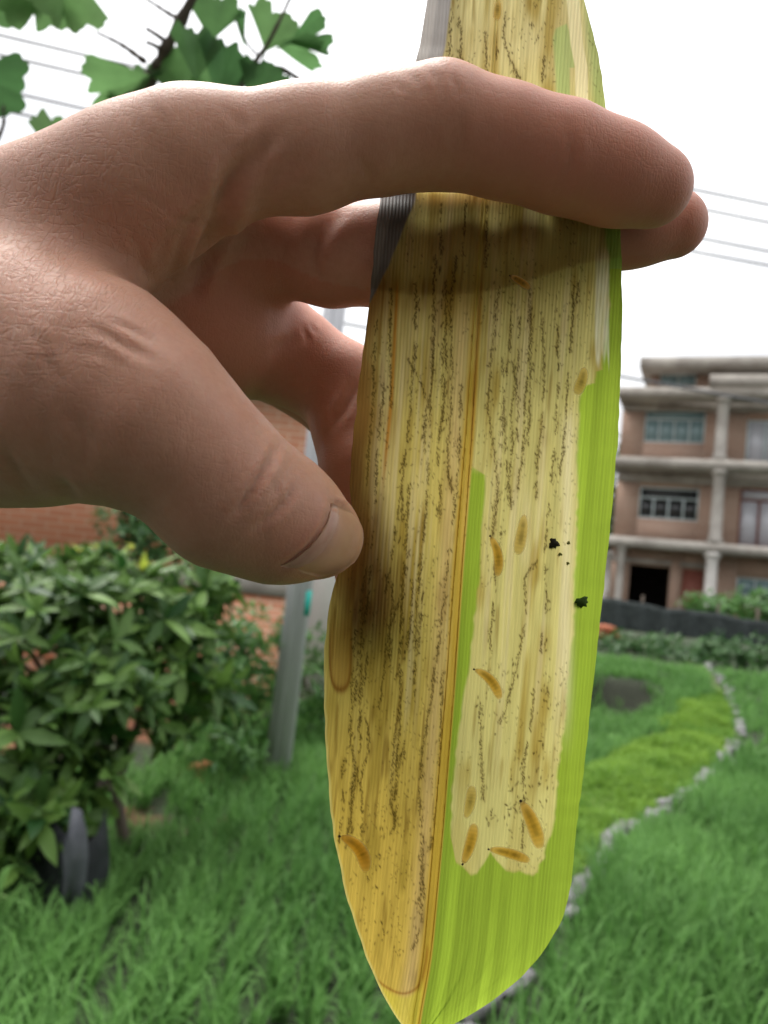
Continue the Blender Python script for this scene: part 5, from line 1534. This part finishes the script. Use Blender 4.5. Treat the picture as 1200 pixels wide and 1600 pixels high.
def skin_mat():
    m, nt, b, o = new_mat('skin')
    tc = N(nt, 'ShaderNodeTexCoord')
    wr = N(nt, 'ShaderNodeAttribute', attribute_name='wrinkle')
    rd = N(nt, 'ShaderNodeAttribute', attribute_name='flush')
    n1 = N(nt, 'ShaderNodeTexNoise', i_Scale=90.0, i_Detail=5.0, i_Roughness=0.6)
    nt.links.new(tc.outputs['Object'], n1.inputs['Vector'])
    rp = N(nt, 'ShaderNodeValToRGB')
    rp.color_ramp.elements[0].position = 0.3; rp.color_ramp.elements[0].color = (0.46, 0.228, 0.152, 1)
    rp.color_ramp.elements[1].position = 0.72; rp.color_ramp.elements[1].color = (0.60, 0.345, 0.245, 1)
    n1b = N(nt, 'ShaderNodeTexNoise', i_Scale=32.0, i_Detail=3.0)
    nt.links.new(tc.outputs['Object'], n1b.inputs['Vector'])
    n1c = N(nt, 'ShaderNodeTexNoise', i_Scale=900.0, i_Detail=2.0)
    nt.links.new(tc.outputs['Object'], n1c.inputs['Vector'])
    av1 = N(nt, 'ShaderNodeMath', operation='MULTIPLY_ADD'); av1.inputs[1].default_value = 0.45
    av2 = N(nt, 'ShaderNodeMath', operation='MULTIPLY_ADD'); av2.inputs[1].default_value = 0.35; av2.inputs[2].default_value = 0.0
    av3 = N(nt, 'ShaderNodeMath', operation='MULTIPLY_ADD'); av3.inputs[1].default_value = 0.22
    nt.links.new(n1b.outputs['Fac'], av2.inputs[0]); nt.links.new(n1.outputs['Fac'], av1.inputs[0]); nt.links.new(av2.outputs[0], av1.inputs[2])
    nt.links.new(n1c.outputs['Fac'], av3.inputs[0]); nt.links.new(av1.outputs[0], av3.inputs[2])
    nt.links.new(av3.outputs[0], rp.inputs[0])
    mx = N(nt, 'ShaderNodeMix', data_type='RGBA'); mx.inputs['B'].default_value = (0.54, 0.215, 0.140, 1)
    nt.links.new(rd.outputs['Fac'], mx.inputs['Factor']); nt.links.new(rp.outputs[0], mx.inputs['A'])
    nt.links.new(mx.outputs['Result'], b.inputs['Base Color'])
    # skin relief: crossing lines on the back of the hand, fine pores everywhere
    mp = N(nt, 'ShaderNodeMapping'); mp.inputs['Rotation'].default_value = (0.3, 0.5, 0.5); mp.inputs['Scale'].default_value = (1, 1, 1.6)
    nd = N(nt, 'ShaderNodeTexNoise', i_Scale=300.0, i_Detail=2.0)
    nt.links.new(tc.outputs['Object'], nd.inputs['Vector'])
    wp = N(nt, 'ShaderNodeVectorMath', operation='SCALE'); wp.inputs['Scale'].default_value = 0.0016
    nt.links.new(nd.outputs['Color'], wp.inputs[0])
    av = N(nt, 'ShaderNodeVectorMath', operation='ADD')
    nt.links.new(tc.outputs['Object'], av.inputs[0]); nt.links.new(wp.outputs[0], av.inputs[1])
    nt.links.new(av.outputs[0], mp.inputs['Vector'])
    lines = []
    for amt, scl in (((0, 0.25, 0), (1050, 300, 210)), ((0, -0.2, 0), (230, 300, 950)), ((0, 0.9, 0), (800, 300, 200))):
        mq = N(nt, 'ShaderNodeMapping'); mq.inputs['Rotation'].default_value = amt; mq.inputs['Scale'].default_value = scl
        nt.links.new(tc.outputs['Object'], mq.inputs['Vector'])
        nq = N(nt, 'ShaderNodeTexNoise', i_Scale=1.0, i_Detail=1.0, i_Distortion=0.4)
        nt.links.new(mq.outputs[0], nq.inputs['Vector'])
        sb = N(nt, 'ShaderNodeMath', operation='SUBTRACT'); sb.inputs[1].default_value = 0.5
        nt.links.new(nq.outputs['Fac'], sb.inputs[0])
        ab = N(nt, 'ShaderNodeMath', operation='ABSOLUTE'); nt.links.new(sb.outputs[0], ab.inputs[0])
        rg = N(nt, 'ShaderNodeMapRange'); rg.inputs['From Max'].default_value = 0.045
        nt.links.new(ab.outputs[0], rg.inputs['Value']); lines.append(rg)
    cm = N(nt, 'ShaderNodeMath', operation='ADD')
    nt.links.new(lines[0].outputs[0], cm.inputs[0]); nt.links.new(lines[1].outputs[0], cm.inputs[1])
    cr = N(nt, 'ShaderNodeMath', operation='ADD')
    nt.links.new(cm.outputs[0], cr.inputs[0]); nt.links.new(lines[2].outputs[0], cr.inputs[1])
    v2 = N(nt, 'ShaderNodeTexVoronoi', feature='DISTANCE_TO_EDGE', i_Scale=1100.0)
    nt.links.new(av.outputs[0], v2.inputs['Vector'])
    c2 = N(nt, 'ShaderNodeMapRange'); c2.inputs['From Max'].default_value = 0.2
    nt.links.new(v2.outputs['Distance'], c2.inputs['Value'])
    b1 = N(nt, 'ShaderNodeBump', i_Distance=0.000075)
    nt.links.new(wr.outputs['Fac'], b1.inputs['Strength']); nt.links.new(cr.outputs[0], b1.inputs['Height'])
    b2 = N(nt, 'ShaderNodeBump', i_Strength=0.16, i_Distance=0.00010)
    nt.links.new(c2.outputs[0], b2.inputs['Height']); nt.links.new(b1.outputs[0], b2.inputs['Normal'])
    nt.links.new(b2.outputs[0], b.inputs['Normal'])
    b.inputs['Roughness'].default_value = 0.5
    b.inputs['Specular IOR Level'].default_value = 0.35
    b.inputs['Subsurface Weight'].default_value = 0.55
    b.inputs['Subsurface Radius'].default_value = (1.0, 0.34, 0.18)
    b.inputs['Subsurface Scale'].default_value = 0.0018
    return m
M['skin'] = skin_mat()
HW = cam_to_world(HV2)
hand_o = cam_to_world(np.array([S(250, 450, 145)]))[0]
hand = mesh_obj('hand', HW, HF, M['skin'], None, hand_o, True)
props(hand, 'bare hand pinching the long leaf between index and middle fingers, thumb below', 'hand')
wrk = 0.20 + 0.8 * np.exp(-(((hx - 120) / 170) ** 2 + ((hy - 330) / 130) ** 2)) + 0.5 * np.exp(-(((hx - 60) / 140) ** 2 + ((hy - 520) / 90) ** 2)) + 0.25 * np.exp(-(((hx - 250) / 60) ** 2 + ((hy - 400) / 120) ** 2)) + .2 * np.exp(-(((hx - 400) / 60) ** 2 + ((hy - 760) / 60) ** 2))
a_ = hand.data.attributes.new('wrinkle', 'FLOAT', 'POINT'); a_.data.foreach_set('value', np.clip(wrk, 0, 1).astype(np.float32))
fl_ = 0.75 * smooth(560, 950, hx) * (hy < 470) + 0.5 * np.exp(-(((hx - 480) / 90) ** 2 + ((hy - 860) / 60) ** 2)) + 0.55 * (HV[:, 2] > 140) * (hx > 250)
a_ = hand.data.attributes.new('flush', 'FLOAT', 'POINT'); a_.data.foreach_set('value', np.clip(fl_, 0, 1).astype(np.float32))

# fingernails, curved plates lying on the finger ends
def nail_mat():
    m = rough_mat('fingernail', (0.46, 0.245, 0.175), (0.54, 0.30, 0.22), 250, 0.28, 0.1, 900, (1, 1, 1), 0.0001, 0.5)
    b = m.node_tree.nodes['Principled BSDF']
    b.inputs['Subsurface Weight'].default_value = 0.3; b.inputs['Subsurface Radius'].default_value = (1, .4, .25); b.inputs['Subsurface Scale'].default_value = 0.0015
    return m
M['nail'] = nail_mat()
M['lunula'] = rough_mat('nail_half_moon', (0.47, 0.265, 0.19), (0.54, 0.32, 0.235), 250, 0.3, 0.1, 900, (1, 1, 1), 0.0001, 0.5)
def to_surface(P, it=12):
    for _ in range(it):
        P = P - grad(P) * (sdf_chunks(P) * 0.9)[:, None]
    return P
def plate(Pgrid, off, name, mat, parent):
    n, m_, _ = Pgrid.shape
    P = to_surface(Pgrid.reshape(-1, 3)); Gd = grad(P)
    P = P + Gd * off.reshape(-1, 1)
    F = [(i * m_ + j, i * m_ + j + 1, (i + 1) * m_ + j + 1, (i + 1) * m_ + j) for i in range(n - 1) for j in range(m_ - 1)]
    Q = P - Gd * 0.45
    V = np.vstack([P, Q]); k = n * m_
    F2 = F + [tuple(x + k for x in f[::-1]) for f in F]
    rim_ = [j for j in range(m_)] + [i * m_ + m_ - 1 for i in range(1, n)] + [(n - 1) * m_ + j for j in range(m_ - 2, -1, -1)] + [i * m_ for i in range(n - 2, 0, -1)]
    F2 += [(rim_[i], rim_[(i + 1) % len(rim_)], rim_[(i + 1) % len(rim_)] + k, rim_[i] + k) for i in range(len(rim_))]
    return mesh_obj(name, cam_to_world(V), F2, mat, parent, None, True)
cut = spline(np.array([(519, 786), (510, 818), (490, 848), (462, 872), (438, 884)], float), 17)
dst = spline(np.array([(549, 800), (563, 822), (566, 848), (552, 878), (500, 906)], float), 17)
def first_hit(px):
    out = []
    zs = np.arange(100, 136, 0.25)
    for x, y in px:
        f = sdf(np.array([S(x, y, z) for z in zs]))
        i = int(np.argmax(f < 0)) if (f < 0).any() else int(f.argmin())
        out.append(S(x, y, zs[i]))
    return out
def thumb_plate(t0, t1, nt_, lift):
    g = []
    for t in np.linspace(t0, t1, nt_):
        px = cut + (dst - cut) * t
        g.append(first_hit(px))
    g = np.array(g)
    s = np.linspace(-1, 1, 17)[None]; tt = np.linspace(t0, t1, nt_)[:, None]
    return g, lift * (1 - np.abs(s) ** 4) * smooth(-0.02, 0.22, tt) * (1 - 0.35 * smooth(.85, 1, tt)) - 0.04
g, off = thumb_plate(0.0, 1.0, 24, 0.42)
nail = plate(g, off, 'fingernail', M['nail'], hand)
g, off = thumb_plate(0.01, 0.26, 8, 0.436)
plate(g, off, 'half_moon', M['lunula'], nail)
def tip_nail(c, d_, dors, r):
    d_ = d_ / np.linalg.norm(d_); dors = dors - (dors @ d_) * d_; dors /= np.linalg.norm(dors); sd_ = np.cross(d_, dors)
    g = np.array([[c + d_ * l * r + (math.cos(a) * dors + math.sin(a) * sd_) * r * 0.98 for a in np.linspace(-.85, .85, 11)] for l in np.linspace(-1.0, 0.72, 12)])
    off = 0.28 * (1 - np.abs(np.linspace(-1, 1, 11)) ** 4)[None] * np.ones((12, 1)) + 0.02
    plate(g, off, 'fingernail', M['nail'], hand)
tip_nail(INDEX[-1][1], INDEX[-1][1] - INDEX[-2][0], np.array([0.3, 1.0, 0.75]), INDEX[-1][3])
tip_nail(MIDDLE[-1][1], MIDDLE[-1][1] - MIDDLE[-2][0], np.array([0.1, 0.5, 1.0]), MIDDLE[-1][3])
tip_nail(RING[-1][1], RING[-1][1] - RING[-2][0], np.array([0.2, 0.0, 1.0]), RING[-1][3])

# ------------------------------------------------------------------ photographer and phone, unseen right behind the lens, added to block front light
def wc(pts): return [(np.array(a[:3]), np.array(b[:3]), a[3], b[3]) for a, b in zip(pts[:-1], pts[1:])]
BODY = [wc([(0, -260, 930, 130), (0, -255, 1080, 120), (0, -250, 1240, 130), (0, -255, 1330, 105)]),
        wc([(-95, -262, 920, 95), (-100, -270, 520, 62), (-100, -285, 100, 46), (-105, -215, 42, 34)]),
        wc([(95, -262, 920, 95), (100, -270, 520, 62), (100, -285, 100, 46), (105, -215, 42, 34)]),
        wc([(-80, -255, 1300, 85), (-185, -230, 1345, 58), (-235, -60, 1340, 48), (-272, 60, 1362, 42)]),
        wc([(80, -255, 1300, 85), (185, -240, 1345, 58), (235, -190, 1110, 46), (150, -90, 1210, 36), (78, -35, 1300, 26), (28, -26, 1328, 20)]),
        wc([(0, -255, 1350, 55), (0, -235, 1470, 55)]), wc([(0, -240, 1515, 82), (0, -250, 1570, 92)]), wc([(0, -160, 1500, 22), (0, -150, 1478, 20)])]
def body_sdf(P):
    d = chain_sdf(P, BODY[0], 40)
    for c in BODY[1:]: d = smin(d, chain_sdf(P, c, 20), 45)
    return d
def shirt_sdf(P): return np.maximum(body_sdf(P) - 9, np.maximum(880 - P[:, 2], P[:, 2] - 1400))
def trouser_sdf(P): return np.maximum(body_sdf(P) - 8, np.maximum(70 - P[:, 2], P[:, 2] - 905))
def hair_sdf(P): return np.maximum(np.linalg.norm((P - np.array([0, -262, 1572])) / np.array([0.95, 1.05, 1.0]), axis=1) - 103, np.maximum(1500 - P[:, 2], P[:, 1] + 195 - (P[:, 2] - 1590) * 0.8))
M['shirt'] = rough_mat('dark_shirt', (0.02, 0.024, 0.035), (0.04, 0.045, 0.06), 60, 0.9, 0.4, 300)
M['trousers'] = rough_mat('grey_trousers', (0.05, 0.05, 0.052), (0.08, 0.08, 0.08), 60, 0.9, 0.4, 300)
M['hair'] = rough_mat('black_hair', (0.008, 0.007, 0.006), (0.02, 0.017, 0.015), 200, 0.5, 0.6, 500)
M['person_skin'] = rough_mat('plain_skin', (0.44, 0.25, 0.17), (0.52, 0.30, 0.21), 60, 0.5, 0.1)
person = thing('person', (0, -0.26, 0), 'person in a dark shirt standing behind the camera with a phone', 'person')
blo, bhi = np.array([-380., -440., -10.]), np.array([380., 130., 1720.])
for nm, fn, mt, hh in (('body', body_sdf, M['person_skin'], 12.), ('shirt', shirt_sdf, M['shirt'], 14.), ('trousers', trouser_sdf, M['trousers'], 14.), ('hair', hair_sdf, M['hair'], 12.)):
    BV, BF = surface_nets(blo, bhi, hh, 8, fn)
    mesh_obj(nm, BV / 1000.0, BF, mt, person, None, True)
M['phone'] = rough_mat('black_phone', (0.01, 0.01, 0.012), (0.016, 0.016, 0.018), 40, 0.3, 0.02)
pc_ = CAM - _F * 0.0085
phone = thing('phone', pc_, 'black phone held up in portrait behind the view', 'phone')
def phone_box(x0, x1, y0, y1, d0, d1):
    V, F = box_vf((x0, d0, y0), (x1, d1, y1))
    return CAM + V[:, :1] * _R + V[:, 1:2] * _F + V[:, 2:] * _U, F
o = mesh_obj('case', *phone_box(-0.056, 0.019, -0.135, 0.022, -0.0125, -0.0045), M['phone'], phone)
bv = o.modifiers.new('bevel', 'BEVEL'); bv.width = 0.003; bv.segments = 3
mesh_obj('lens_plate', *phone_box(-0.010, 0.010, -0.030, 0.010, -0.0044, -0.0030), M['phone'], phone)
